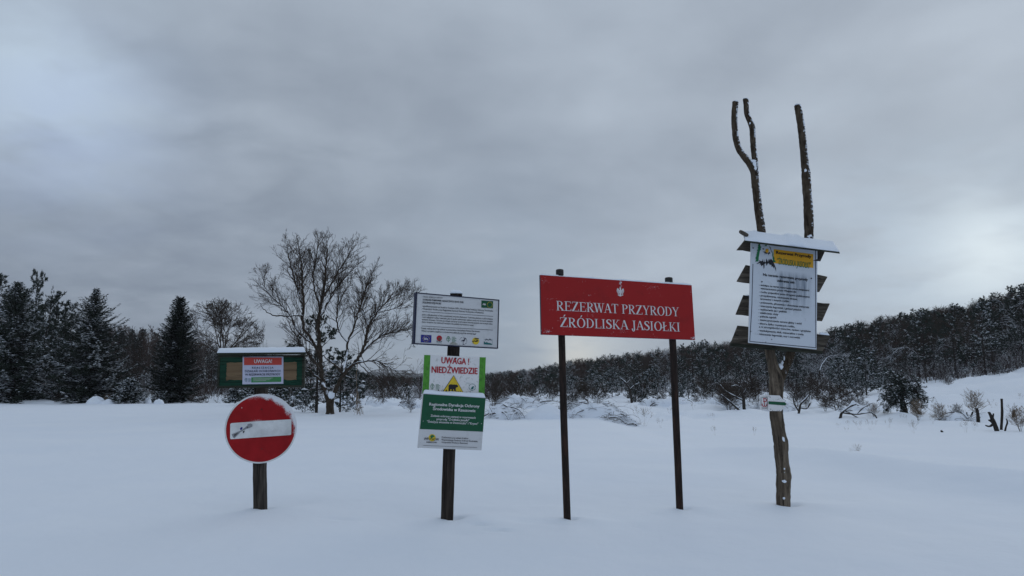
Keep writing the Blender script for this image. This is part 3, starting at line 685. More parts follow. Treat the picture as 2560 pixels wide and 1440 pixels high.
    multi(p, 'logo', strip([c(1450, 1205), c(1490, 1190), c(1530, 1205), c(1570, 1190), c(1540, 1175)], 2.2) + strip([c(1500, 1145), c(1580, 1140)], 2.5) + strip([c(1478, 1225), c(1465, 1240)], 1), M_BLACK, .005)
    multi(p, 'logo', [[c(1705, 1195), c(1740, 1228), c(1770, 1215), c(1800, 1235), c(1850, 1240), c(1885, 1265), c(1885, 1280), c(1703, 1268)]] + strip([c(1703, 1160), c(1890, 1165)], .5) + strip([c(1895, 1160), c(1892, 1285)], .4), M_TEAL, .004)
    multi(p, 'logo', strip([c(1735, 1175), c(1762, 1150), c(1790, 1172)], 1.6) + strip([c(1810, 1178), c(1840, 1148), c(1868, 1178)], 1.6), M_NAVY, .005)
    multi(p, 'mud_smear', [[c(930, 1258), c(990, 1215), c(1060, 1228), c(1120, 1262), c(1100, 1275), c(960, 1270)]], paint('mud', (.33, .33, .29), (.5, .5, .5), .6, 40), .0045)
    # snow on the post top behind, and a loop of wire
    q = at(1141, 735, YB)
    slab_snow('snow_cap', q + [-.065, -.05, .0], q + [.065, -.05, .0], q + [.065, .05, .0], q + [-.065, .05, .0], .035, t, 4)
    wp = [at(x, y, YB - .02) for x, y in ((1126, 734.5), (1132, 733), (1140, 732), (1149, 732.4), (1155.5, 734.6))]
    P_, R_ = resample(wp, [.003] * 5, 12); V, F = tube(P_, R_, 5); mk('wire_loop', V, F, M_BOLT, parent=t, base=b)
    # bear panel
    c = crop(1030, 870, 5.333)
    gp = Panel([c(152, 612), c(982, 668), c(927, 1365), c(77, 1330)], YB - .145)
    p = Panel([c(162, 92), c(985, 125), c(965, 650), c(134, 620)], YB - .098, yaw=gp.yaw, snap=3)
    o = p.box('bear_warning_panel', .006, [M_WHITEG, M_GREY], t, label='white and lime bear warning panel, grimy at the bottom')
    for q in ([c(163, 93), c(245, 96), c(222, 623), c(135, 620)], [c(902, 122), c(984, 125), c(964, 650), c(885, 647)]): p.poly('lime_stripe', q, M_LIME, .002)
    p.text('UWAGA !', c(388, 203), c(760, 222), 82 / 5.333, M_REDT, .004, .036)
    p.text('NIEDŹWIEDZIE', c(258, 328), c(872, 348), 82 / 5.333, M_REDT, .004, .036)
    p.poly('warning_triangle', [c(555, 362), c(690, 600), c(405, 584)], M_BLACK, .003); p.poly('yellow_triangle', [c(555, 372), c(681, 596), c(416, 582)], M_YELLOW, .0045)
    bear = [(485, 575), (487, 520), (483, 505), (492, 490), (515, 483), (545, 487), (570, 485), (585, 492), (592, 484), (600, 493), (612, 502), (613, 515), (595, 525), (583, 530), (580, 550), (588, 572), (560, 572), (555, 550), (548, 548), (542, 575), (520, 574), (528, 552), (515, 548), (505, 560), (508, 574)]
    p.poly('bear_silhouette', [c(*q) for q in bear], M_BLACK, .006)
    leaf(p, c(270, 512), 36 / 5.333, M_DGREEN, .004)
    rg = regular(*c(802, 522), 44 / 5.333, 24); sg = []
    for k in range(24): sg += strip([rg[k], rg[(k + 1) % 24]], 1.1) if k % 4 else []
    multi(p, 'logo', sg + [[c(780, 550), c(795, 520), c(815, 508), c(828, 520), c(815, 530), c(818, 550)]], M_TEAL, .004)
    multi(p, 'printed_lines', strip([c(720, 467), c(768, 470)], .6), M_TEAL, .004)
    p.poly('nail', regular(*c(583, 138), 2., 8), M_BOLT, .006)
    rs = np.random.default_rng(3); mold = []
    for k in range(46):
        u = rs.uniform(.12, .88); x = 230 + 650 * u; y = 588 + 17 * u - abs(rs.normal(0, 11)); mold.append(regular(*c(x, y), rs.uniform(.5, 1.9), 6))
    for k in range(40): mold.append(regular(*c(rs.uniform(250, 880), rs.uniform(120, 560)), rs.uniform(.2, .55), 5))
    multi(p, 'mould_spot', mold, M_MOSSW, .0062)
    # green panel in front
    p = gp
    o = p.box('notice_panel', .035, [M_GREY, M_GREY], t, label='dark green and silver notice panel with snow on its top edge')
    p.poly('green_face', [c(152, 613), c(981, 669), c(946, 1116), c(105, 1080)], M_GREEN, .002)
    T = lambda s, x0, y0, x1, y1, cap, bd, m=M_LETTER: p.text(s, c(x0, y0), c(x1, y1), cap / 5.333, m, .004, bd)
    T('Regionalna Dyrekcja Ochrony', 228, 766, 898, 795, 38, .035); T('Środowiska w Rzeszowie', 275, 826, 843, 855, 38, .035)
    T('Zadania ochrony czynnej w rezerwatach', 247, 914, 846, 943, 28, .025); T('przyrody "Źródliska Jasiołki"', 326, 960, 762, 978, 28, .025)
    T('"Śnieżyca wiosenna w Dwerniczku" i "Krywe"', 197, 993, 880, 1024, 28, .025)
    p.poly('emblem_disc', regular(*c(268, 1196), 48 / 5.333, 20), M_YELLOW, .003)
    multi(p, 'logo', [[c(240, 1180), c(262, 1155), c(290, 1165), c(300, 1185), c(272, 1190), c(262, 1215), c(250, 1195)]], M_DGREEN, .005)
    T('WFOŚiGW', 155, 1225, 356, 1236, 34, .01, M_BLACK); T('RZESZÓW', 192, 1262, 330, 1268, 16, .04, M_BLACK)
    T('Zrealizowano przy udziale środków', 392, 1200, 748, 1215, 20, .01, M_BLACK); T('Wojewódzkiego Funduszu Ochrony Środowiska', 390, 1232, 874, 1254, 20, .01, M_BLACK)
    T('i Gospodarki Wodnej w Rzeszowie', 388, 1264, 740, 1280, 20, .01, M_BLACK)
    multi(p, 'rule_line', strip([c(148, 1298), c(866, 1327)], .7), M_BLACK, .004)
    for x, y in ((147, 974), (924, 1008), (463, 972), (705, 985), (80, 1325)): p.poly('screw', regular(*c(x, y), .9, 7), M_GREY if y < 1200 else M_BOLT, .006)
    w, h = p.w / 2, p.h / 2
    A, B, C_, D_ = p.world(-w + .005, h, -.002), p.world(w, h, -.002), p.world(w, h, -.04), p.world(-w + .005, h, -.04)
    slab_snow('snow_cap', A, B, C_, D_, .040, t, 31, dip=.5)

# ================================================================== 3. red reserve sign
def sign_three():
    b = (at(1418, 1298, YC1) + at(1700, 1273, YC2)) / 2; b[2] = 0
    t = thing('reserve_sign', 'long red sign with white lettering and an eagle emblem on two rusty poles', 'sign', b)
    rs = np.random.default_rng(2)
    c = crop(1330, 660, 5.953)
    p = Panel([c(123, 163), c(2376, 316), c(2428, 1130), c(143, 1048)], (YC1 + YC2) / 2 - .075)
    for pts, Y, w in (([(1421, 1370), (1418, 1298), (1408, 1000), (1404.5, 860), (1399.3, 675)], YC1, 17.8), ([(1701, 1350), (1699.5, 1273), (1688, 1000), (1682, 860), (1671.8, 695)], YC2, 17.2)):
        q = p.xy(pts[-1][0], 760); Yt = p.world(*q)[1] + .028 + .042; ys = [Y, Y, Y + (Yt - Y) * .75, Yt, Yt]
        P_, R_ = resample([at(x, y, yy_) for (x, y), yy_ in zip(pts, ys)], [w / 2 / F_PX * Y] * 5, 30); V, F = tube(P_, R_, 14, True, .012, rs)
        q = mk('pole', V, F, M_PIPE, parent=t, base=b, smooth=True)
        top = P_[-1]; V, F = tube([top - [0, 0, .055], top - [0, 0, .005], top + [0, 0, .004], top + [0, 0, .008]], [R_[-1] * 1.13, R_[-1] * 1.13, R_[-1] * 1.0, R_[-1] * .6], 14); mk('pole_cap', V, F, M_BOLT, parent=q, base=b, smooth=False)
    o = p.box('red_panel', .028, [M_RED, M_NAVY], t)
    p.text('REZERWAT PRZYRODY', c(362, 690), c(2190, 780), 136 / 5.953, M_LETTER, .003, glyph=serif)
    p.text('ŹRÓDLISKA JASIOŁKI', c(417, 935), c(2200, 1006), 136 / 5.953, M_LETTER, .003, glyph=serif)
    x, y = 1312, 0
    def eg(L_): return [c(*q) for q in L_]
    wing = [(1300, 400), (1290, 375), (1272, 358), (1262, 375), (1258, 400), (1266, 425), (1275, 440), (1290, 450), (1298, 430)]
    mir = [(2 * 1312 - a + 2, b_ + 4) for a, b_ in wing]
    body = [(1298, 358), (1306, 350), (1318, 350), (1324, 362), (1322, 378), (1332, 400), (1330, 430), (1320, 448), (1336, 468), (1322, 480), (1312, 484), (1300, 480), (1288, 468), (1304, 448), (1296, 430), (1296, 400), (1306, 378)]
    multi(p, 'eagle_emblem', [eg(body), eg(wing), eg(mir), eg([(1275, 455), (1290, 452), (1298, 462), (1285, 470), (1276, 468)]), eg([(1330, 464), (1342, 454), (1356, 458), (1354, 470), (1340, 472)]), eg([(1302, 346), (1304, 338), (1312, 342), (1320, 338), (1322, 347)])], M_LETTER, .003)
    multi(p, 'eagle_feather_line', [l for k in range(4) for l in strip([c(1266 + k * 8, 385 + k * 5), c(1272 + k * 8, 435 + k * 2)], .28) + strip([c(1358 - k * 8, 389 + k * 5), c(1352 - k * 8, 439 + k * 2)], .28)], M_RED, .0045)
    # rime flecks
    fl = []
    def cluster(cx, cy, sx, sy, n, r0, r1, sh=0):
        for k in range(n):
            x, y = cx + rs.normal(0, sx), cy + rs.normal(0, sy); y += sh * (x - cx); rr = rs.uniform(r0, r1); ph = rs.uniform(0, 6)
            fl.append([(c(x, y)[0] + rr * rs.uniform(.5, 1.1) * math.cos(ph + a), c(x, y)[1] + rr * rs.uniform(.5, 1.1) * math.sin(ph + a)) for a in np.linspace(0, 2 * math.pi, 7)[:-1]])
    cluster(1318, 285, 10, 16, 26, .3, 1.1); cluster(1322, 330, 8, 10, 12, .2, .6); cluster(220, 1005, 30, 16, 40, .2, .8); cluster(2395, 1100, 16, 10, 30, .2, .9)
    cluster(1760, 350, 60, 22, 60, .12, .4); cluster(180, 260, 22, 25, 26, .15, .5); cluster(430, 190, 70, 5, 14, .2, .7, .06); cluster(280, 520, 45, 10, 16, .15, .4); cluster(1350, 1010, 26, 22, 26, .12, .42)
    cluster(2360, 420, 10, 22, 16, .15, .4); cluster(1000, 600, 700, 260, 60, .08, .22); cluster(740, 260, 20, 14, 6, .15, .4)
    multi(p, 'rime_fleck', fl, M_SNOW, .0055)
    w, h = p.w / 2, p.h / 2
    slab_snow('snow_cap', p.world(-w, h, 0), p.world(w, h, 0), p.world(w, h, -.028), p.world(-w, h, -.028), .012, t, 77, dip=1.4, nx=120)

# ================================================================== 4. forked log board
def sign_four():
    b = at(1957, 1264, YD); b[2] = 0
    t = thing('rule_board', 'tall forked tree trunk carrying a white reserve rules panel under a snowy board roof', 'information board', b)
    rs = np.random.default_rng(14); k = 1 / F_PX * YD
    def limb(name, pts, wd, mt, Y=YD, n=16, res=60, rough=.06, parent=t, label=None):
        P, Rr = resample([at(x, y, Y if len(q) == 0 else q[0]) for x, y, *q in pts], np.array(wd) / 2 * k, res)
        V, F = tube(P, Rr, n, True, rough, rs); return mk(name, V, F, mt, parent=parent, base=b, smooth=True, label=label)
    tr = limb('trunk', [(1958, 1330), (1957, 1264), (1957, 1225), (1958, 1192), (1956, 1170), (1951.5, 1135), (1951, 1108), (1944, 1072), (1939, 1030), (1938.5, 985), (1940, 950), (1934, 925), (1929, 905), (1923, 872), (1917, 800), (1910, 680), (1905.5, 606)],
              [35, 34, 34, 37, 34, 34, 36, 33, 33, 35, 37, 30, 25, 25, 23, 21, 20.5], M_LOG, res=150, rough=.05)
    # knobs where branches were cut
    def knob(x, y, r_, mt=M_LOG, Y=YD):
        P = [at(x, y, Y), at(x, y, Y) + np.array([r_ * 1.1 * k, -.01, r_ * .3 * k]), at(x, y, Y) + np.array([r_ * 1.5 * k, -.012, r_ * .5 * k])]
        V, F = tube(P, np.array([r_, r_ * .75, r_ * .25]) * k, 8, True, .12, rs); mk('knob', V, F, mt, parent=tr, base=b, smooth=True)
    knob(1966, 1190, 6); knob(1960, 1104, 6); knob(1944, 1228, 4); knob(1941, 1235, 3)
    limb('limb', [(1945, 955, YD), (1955, 935, YD), (1963, 920), (1979, 878), (1990, 830), (2006, 720), (2018, 640), (2022, 592), (2021.5, 536), (2018, 484), (2015.5, 448), (2014.5, 430)], [24, 22, 20.5, 20, 19, 20, 20.5, 21, 22, 20.5, 21, 20], M_LOGUP, YD, res=90, label='right limb of the fork with rough bark and caught snow')
    limb('limb', [(2016, 436), (2012, 412), (2009, 378), (2005, 339), (2002, 312), (1997.5, 286), (1993.3, 264)], [20, 19, 18, 18, 18, 17.5, 16.5], M_LOGUP, YD, 14, 60)
    limb('limb', [(1888, 470), (1886, 436), (1880, 418), (1870, 403), (1850, 378), (1841, 352), (1837, 325), (1836, 291), (1838.5, 255)], [18, 18, 19, 18, 16, 15.5, 15, 15.5, 15.5], M_LOGUP, YD, 14, 70, label='bent left prong of the left limb')
    limb('limb', [(1889, 462), (1888, 425), (1887, 402), (1883, 365), (1881, 327), (1878.5, 312), (1867.5, 286), (1865, 262), (1864, 248)], [17, 16, 14.5, 14.5, 14.5, 15.5, 13.5, 13.5, 15], M_LOGUP, YD, 14, 60)
    limb('limb', [(1906.3, 620), (1904, 580), (1896, 523), (1890, 471), (1886.5, 436), (1884.5, 416), (1884, 408)], [20.5, 20.5, 20, 18.6, 19, 18, 13], M_LOGUP, YD, 16, 60, .05)
    def stub(x, y, w_, Y=YD):
        P = [at(x - w_ * .6, y + 6, Y), at(x, y, Y - .005), at(x + w_ * .35, y - 2.5, Y - .005)]
        V, F = tube(P, np.array([w_ * .8, w_ * .62, w_ * .3]) * k, 8, True, .15, rs); mk('stub', V, F, M_LOGUP, parent=tr, base=b, smooth=True)
    stub(2015, 424, 11); stub(1882.5, 318, 8)
    # snow lodged in forks and on stubs
    def blob(x, y, rx, rz, Y, n=1, parent=tr):
        p0 = at(x, y, Y); g = 10; th = np.linspace(0, math.pi, 7); ph = np.linspace(0, 2 * math.pi, g, endpoint=False); V = []
        for a in th:
            for c_ in ph: q = 1 + rs.normal(0, .14); V.append(p0 + np.array([math.sin(a) * math.cos(c_) * rx * k * q, math.sin(a) * math.sin(c_) * rx * k * .7 * q, math.cos(a) * rz * k * q]))
        F = [(i * g + j, (i + 1) * g + j, (i + 1) * g + (j + 1) % g, i * g + (j + 1) % g) for i in range(6) for j in range(g)]
        mk('snow_clump', V, F, M_SNOW, parent=parent, base=b, smooth=True)
    for a in ((1952, 918, 6, 8, YD - .02), (1956, 908, 3.5, 6, YD - .01), (1961, 897, 2, 6, YD - .01), (1957, 1098, 5, 9, YD - .07), (1963, 1108, 4, 7, YD - .05), (1961, 1172, 2.2, 2.2, YD - .08), (1962, 1182, 2, 2, YD - .08), (1964, 1191, 3.5, 2.4, YD - .07), (1961, 1203, 6, 4, YD - .075), (1965, 1213, 2, 2, YD - .07), (1960, 1246, 3, 3, YD - .08), (1969, 1180, 4, 3, YD - .04),
              (1883, 403, 8, 4, YD - .02), (1886, 411, 6, 8, YD - .03), (1888, 421, 4, 6, YD - .035), (2017, 418, 5, 4, YD - .02), (2014, 427, 4, 5, YD - .035), (1876, 308, 4, 3, YD - .02), (2024, 591, 6, 7, YD - .035), (1864, 247, 7, 2.4, YD), (1838.5, 253.5, 7, 2.4, YD), (1993.3, 262, 8, 3, YD)): blob(*a)
    c = crop(1810, 560, 4.235)
    # louvre planks
    Yt, Yb = YD - .065, YD - .125
    rows = [((228, 165), (1085, 262), (1020, 397), (137, 275)), ((235, 435), (1096, 555), (1008, 722), (138, 612)), ((210, 760), (1121, 848), (1038, 1031), (128, 965)), ((148, 1080), (1128, 1185), (1045, 1345), (75, 1262))]
    for r_, (a, b2, c2, d) in enumerate(rows):
        A, B, C_, D_ = at(*c(*a), Yt), at(*c(*b2), Yt), at(*c(*c2), Yb), at(*c(*d), Yb)
        nx = 16; g = Geo(); th = np.array([0, .024, .008]); rr = np.random.default_rng(r_ + 4)
        top = [A + (B - A) * s + [0, 0, rr.normal(0, .003)] for s in np.linspace(0, 1, nx)]; bot = [D_ + (C_ - D_) * s + [0, 0, rr.normal(0, .003)] for s in np.linspace(0, 1, nx)]
        V = top + bot + [q + th for q in top] + [q + th for q in bot]; F = []
        for i in range(nx - 1): F += [(i, i + nx, i + nx + 1, i + 1), (i + 2 * nx, i + 2 * nx + 1, i + 3 * nx + 1, i + 3 * nx), (i, i + 1, i + 1 + 2 * nx, i + 2 * nx), (i + nx, i + 3 * nx, i + 1 + 3 * nx, i + nx + 1)]
        F += [(0, 2 * nx, 3 * nx, nx), (nx - 1, 2 * nx - 1, 4 * nx - 1, 3 * nx - 1)]
        g.add(V, F); pk = g.build('plank', M_PLANK, t, b)
        for u0, u1, th_ in (((.02, .12, .008), (.0, .0, 0), (.9, .99, .01))[min(r_, 2)],) if r_ in (1,) else (((.88, .99, .02),) if r_ == 3 else ((.02, .10, .006),)):
            P0, P1 = A + (B - A) * u0, A + (B - A) * u1; slab = [P0 + [0, -.004, .003], P1 + [0, -.004, .003], P1 + th, P0 + th]; slab_snow('snow_cap', *slab, th_ + .004, t, r_ + 40, nx=20)
        lowb = [D_ + [0, 0, -.0], C_ + [0, 0, -.0]]
        if r_ == 3:
            g = Geo(); P0, P1 = D_ + [0, -.006, 0], C_ + [0, -.006, 0]; dn = np.array([0, .012, -.035]); bk = np.array([0, .05, 0])
            g.box([P0, P1, P1 + bk, P0 + bk, P0 + dn, P1 + dn, P1 + bk + dn, P0 + bk + dn]); g.build('batten', M_MOSSW, t, b)
    # white panel
    p = Panel([c(290, 190), c(985, 275), c(985, 1328), c(255, 1258)], YD - .19, snap=8)
    o = p.box('rules_panel', .012, [M_STREAK, M_GREY], t, label='white rules panel with blue border and grey water streaks')
    fr = M_NAVY
    multi(p, 'border_line', strip([c(306, 425), c(300, 640), c(295, 860), c(272, 1243), c(620, 1277), c(972, 1310), c(968, 275)], 1.55), fr, .002)
    p.poly('orange_banner', [c(526, 266), c(944, 320), c(944, 466), c(526, 414)], M_ORANGE, .002)
    T = lambda s, x0, y0, x1, y1, cap, bd=.035, m=M_BLACK: p.text(s, c(x0, y0), c(x1, y1), cap / 4.235, m, .005, bd)
    T('Rezerwat Przyrody', 549, 316, 922, 361, 30, .045); T('"ŹRÓDLISKA JASIOŁKI"', 562, 424, 912, 472, 62, .01, M_DGREEN)
    T('Na terenie rezerwatu przyrody', 412, 548, 886, 603, 26); T('zabrania się:', 560, 610, 748, 633, 26)
    rows = [('- wstępu na teren rezerwatu poza miejscami', 368, 654, 900, 713), ('wyznaczonymi przez Wojewodę', 385, 690, 764, 730), ('- ruchu pojazdów poza drogami publicznymi', 368, 727, 903, 782), ('- pozyskiwania, niszczenia drzew,', 368, 764, 777, 807),
            ('krzewów i innych roślin', 385, 802, 687, 830), ('- polowania, płoszenia i chwytania zwierząt', 368, 838, 900, 892), ('- niszczenia legowisk i gniazd ptasich', 366, 875, 817, 920), ('- wybierania jaj i piskląt', 364, 912, 665, 940),
            ('- zakłócania ciszy', 362, 948, 574, 967), ('- palenia ognisk', 362, 985, 555, 1002), ('- zanieczyszczania terenu gleby i wód', 360, 1022, 818, 1065), ('- zbioru dziko rosnących roślin,', 357, 1060, 748, 1098), ('a w szczególności owoców, nasion i grzybów', 370, 1096, 917, 1147),
            ('- wydobywania skał, minerałów i torfu', 355, 1135, 840, 1180), ('- niszczenia legowisk, nor i mrowisk', 353, 1172, 805, 1214)]
    for s, x0, y0, x1, y1 in rows: T(s, x0, y0, x1, y1, 20, .026)
    for x, y, r_ in ((306, 255, 1.6), (922, 577, 1.8), (399, 612, 1.8), (503, 1222, 1.3), (440, 1250, 1.0), (280, 1140, 1.3)): p.poly('screw', regular(*c(x, y), r_, 9), M_BOLT, .006)
    d = crop(1870, 600, 16.)
    def fir(pts, m): return [d(*q) for q in pts]
    multi(p, 'fir_picture', [fir([(455, 110), (490, 190), (485, 240), (530, 280), (500, 330), (510, 380), (470, 440), (450, 560), (425, 700), (415, 860), (285, 870), (320, 790), (290, 720), (345, 620), (310, 610), (365, 540), (330, 540), (380, 450), (350, 440), (400, 340), (380, 320), (415, 260), (385, 245), (425, 180)], 0),
                             fir([(985, 430), (1010, 560), (1005, 640), (1060, 720), (1050, 790), (1120, 890), (1060, 900), (1010, 880), (985, 740), (965, 600)], 0), fir([(710, 140), (735, 200), (755, 250), (650, 250), (695, 205)], 0)], M_DGREEN, .003)
    multi(p, 'eagle_picture', [fir([(325, 965), (450, 870), (455, 790), (490, 850), (560, 850), (570, 760), (600, 870), (635, 870), (625, 750), (660, 880), (700, 900), (730, 740), (790, 880), (800, 850), (840, 745), (860, 830), (905, 755), (990, 830), (1060, 1000), (1110, 1140), (1115, 1280), (1080, 1150), (1045, 1060), (1015, 1140), (990, 1040), (940, 1080), (925, 990), (880, 1000), (800, 920), (730, 1040), (710, 930), (655, 960), (650, 1090), (625, 1165), (605, 980), (520, 1060), (515, 970), (460, 990), (490, 910), (400, 950)], 0),
                               fir([(565, 345), (640, 340), (620, 385), (590, 385)], 0), fir([(585, 455), (700, 480), (760, 520), (800, 530), (860, 470), (880, 570), (845, 540), (800, 610), (790, 550), (760, 530), (715, 580), (700, 510), (660, 600), (665, 500), (620, 510), (625, 480)], 0), fir([(860, 250), (885, 290), (905, 350), (955, 510), (935, 500), (880, 340), (850, 290)], 0)], M_BLACK, .0045)
    p.poly('yellow_beak', fir([(700, 380), (760, 355), (810, 375), (820, 420), (800, 520), (730, 500), (680, 470)], 0), M_ORANGE, .0055)
    # roof
    Yf, Yk = YD - .36, YD - .06
    A, B, C_, D_ = at(*c(222, 175), Yf), at(*c(1222, 296), Yf), at(*c(1158, 190), Yk), at(*c(196, 82), Yk)
    tk = np.array([0, -.008, -.022]); g = Geo(); g.box([A + tk, B + tk, C_ + tk, D_ + tk, A, B, C_, D_]); g.build('roof_board', M_MOSSW, t, b)
    slab_snow('snow_cap', A, B, C_, D_, .026, t, 9, [(.13, .35, .03, .014), (.50, .45, .05, .030), (.60, .45, .045, .028), (.56, .2, .07, .012)], 120, 14, dip=.7)
    sl = at(*c(205, 95), YD - .2); V, F = tube([sl + [.0, -.12, -.05], sl + [.0, 0, .0], sl + [.0, .10, .04]], [.022, .024, .022], 9, True, .1, rs); mk('roof_edge_strip', V, F, M_PLANK, parent=t, base=b)
    # trail arrow and small plaque
    e = crop(1880, 960, 16.)
    p = Panel([(1920.3, 988), (1966.5, 989), (1965.5, 1028), (1921.2, 1027.5)], YD - .095, yaw=6, snap=2)
    P = [p.xy(*q) for q in (e(635, 480), e(670, 445), e(1105, 462), e(1395, 795), e(1170, 1085), e(665, 1080), e(650, 1070))][::-1]
    n = len(P); V = [(a[0], a[1], 0) for a in P] + [(a[0], a[1], -.008) for a in P]; F = [tuple(range(n)), tuple(range(n, 2 * n))[::-1]] + [((i + 1) % n, i, i + n, (i + 1) % n + n) for i in range(n)]
    o = mk('trail_arrow', V, F, M_WHITEG, parent=t, label='white trail marker arrow with a green stripe'); p.place(o, b); p.o = o
    p.poly('green_stripe', [e(655, 690), e(1300, 725), e(1385, 795), e(1330, 860), e(660, 810)], M_GREEN, .002)
    for x, y in ((718, 525), (745, 1005)): p.poly('screw', regular(*e(x, y), 1.1, 8), M_BOLT, .004)
    multi(p, 'mould_spot', [regular(*e(x, y), r_, 5) for x, y, r_ in ((1000, 630, .8), (1060, 605, .9), (1130, 575, .7), (820, 1060, .9), (1000, 1060, .8), (1080, 1055, 1.0), (940, 635, .5), (880, 1070, .6))], M_PLANK, .004)
    p2 = Panel([e(300, 440), e(640, 432), e(655, 1035), e(315, 1025)], YD - .088, yaw=6, snap=2)
    o = p2.box('memorial_plaque', .004, [M_WHITEG, M_GREY], t, label='small white plaque with a red anchor emblem')
    multi(p2, 'anchor_emblem', strip([e(470, 585), e(480, 720)], 2.) + strip([e(455, 580), e(540, 585), e(572, 620), e(570, 680), e(530, 705), e(455, 700)], 1.9) + strip([e(490, 700), e(496, 880)], 1.5) + strip([e(385, 800), e(400, 800)], 1.2) + strip([e(400, 795), e(412, 860), e(450, 895), e(496, 880), e(540, 900), e(580, 870), e(590, 810)], 2.), M_REDT, .002)
    tk_ = []
    for k_ in range(8): tk_ += strip([e(400 + k_ * 27, 520), e(400 + k_ * 27, 548)], .8)
    for k_ in range(13): tk_ += strip([e(345, 545 + k_ * 27), e(372, 545 + k_ * 27)], .8) + strip([e(600, 560 + k_ * 27), e(632, 560 + k_ * 27)], .8)
    for k_ in range(8): tk_ += strip([e(395 + k_ * 27, 945), e(397 + k_ * 27, 975)], .8)
    multi(p2, 'printed_lines', tk_, M_BLACK, .0025)
sign_one(); sign_two(); sign_three(); sign_four()
#VEG
# ================================================================== vegetation
def unit(v): return v / (np.linalg.norm(v) + 1e-9)
def quads_from(B, D, Wd, ln, w, lift=0.):
    """leaf-like diamonds: base B, direction D, side Wd (n,3), length, width -> V, F"""
    ln = np.asarray(ln)[:, None]; w = np.asarray(w)[:, None]
    P0 = B; P1 = B + D * ln * .45 + Wd * w * .5; P2 = B + D * ln; P3 = B + D * ln * .45 - Wd * w * .5
    V = np.stack([P0, P1, P2, P3], 1).reshape(-1, 3); n = len(B)
    return V, (np.arange(n)[:, None] * 4 + np.arange(4)[None])
def pads_from(C, Dx, a, b, h):
    """small snow pads: flattened four sided lumps (apex up)"""
    a = np.asarray(a)[:, None]; b = np.asarray(b)[:, None]; h = np.asarray(h)[:, None]
    up = np.array([[0, 0, 1.]]); Dx = Dx - up * Dx[:, 2:3] * .6; Dx /= np.linalg.norm(Dx, axis=1)[:, None] + 1e-9
    S = np.cross(Dx, up); S /= np.linalg.norm(S, axis=1)[:, None] + 1e-9
    P = [C - Dx * a, C + S * b, C + Dx * a, C - S * b, C + up * h + Dx * a * .2]
    V = np.stack(P, 1).reshape(-1, 3); n = len(C); f = np.array([(0, 1, 4, 4), (1, 2, 4, 4), (2, 3, 4, 4), (3, 0, 4, 4)])
    f3 = np.array([(0, 3, 4, 1)])  # placeholder shape, replaced by two folded quads
    fq = np.array([(0, 1, 4, 3), (4, 1, 2, 3), (0, 3, 2, 1)])
    return V, (np.arange(n)[:, None, None] * 5 + fq[None]).reshape(-1, 4)
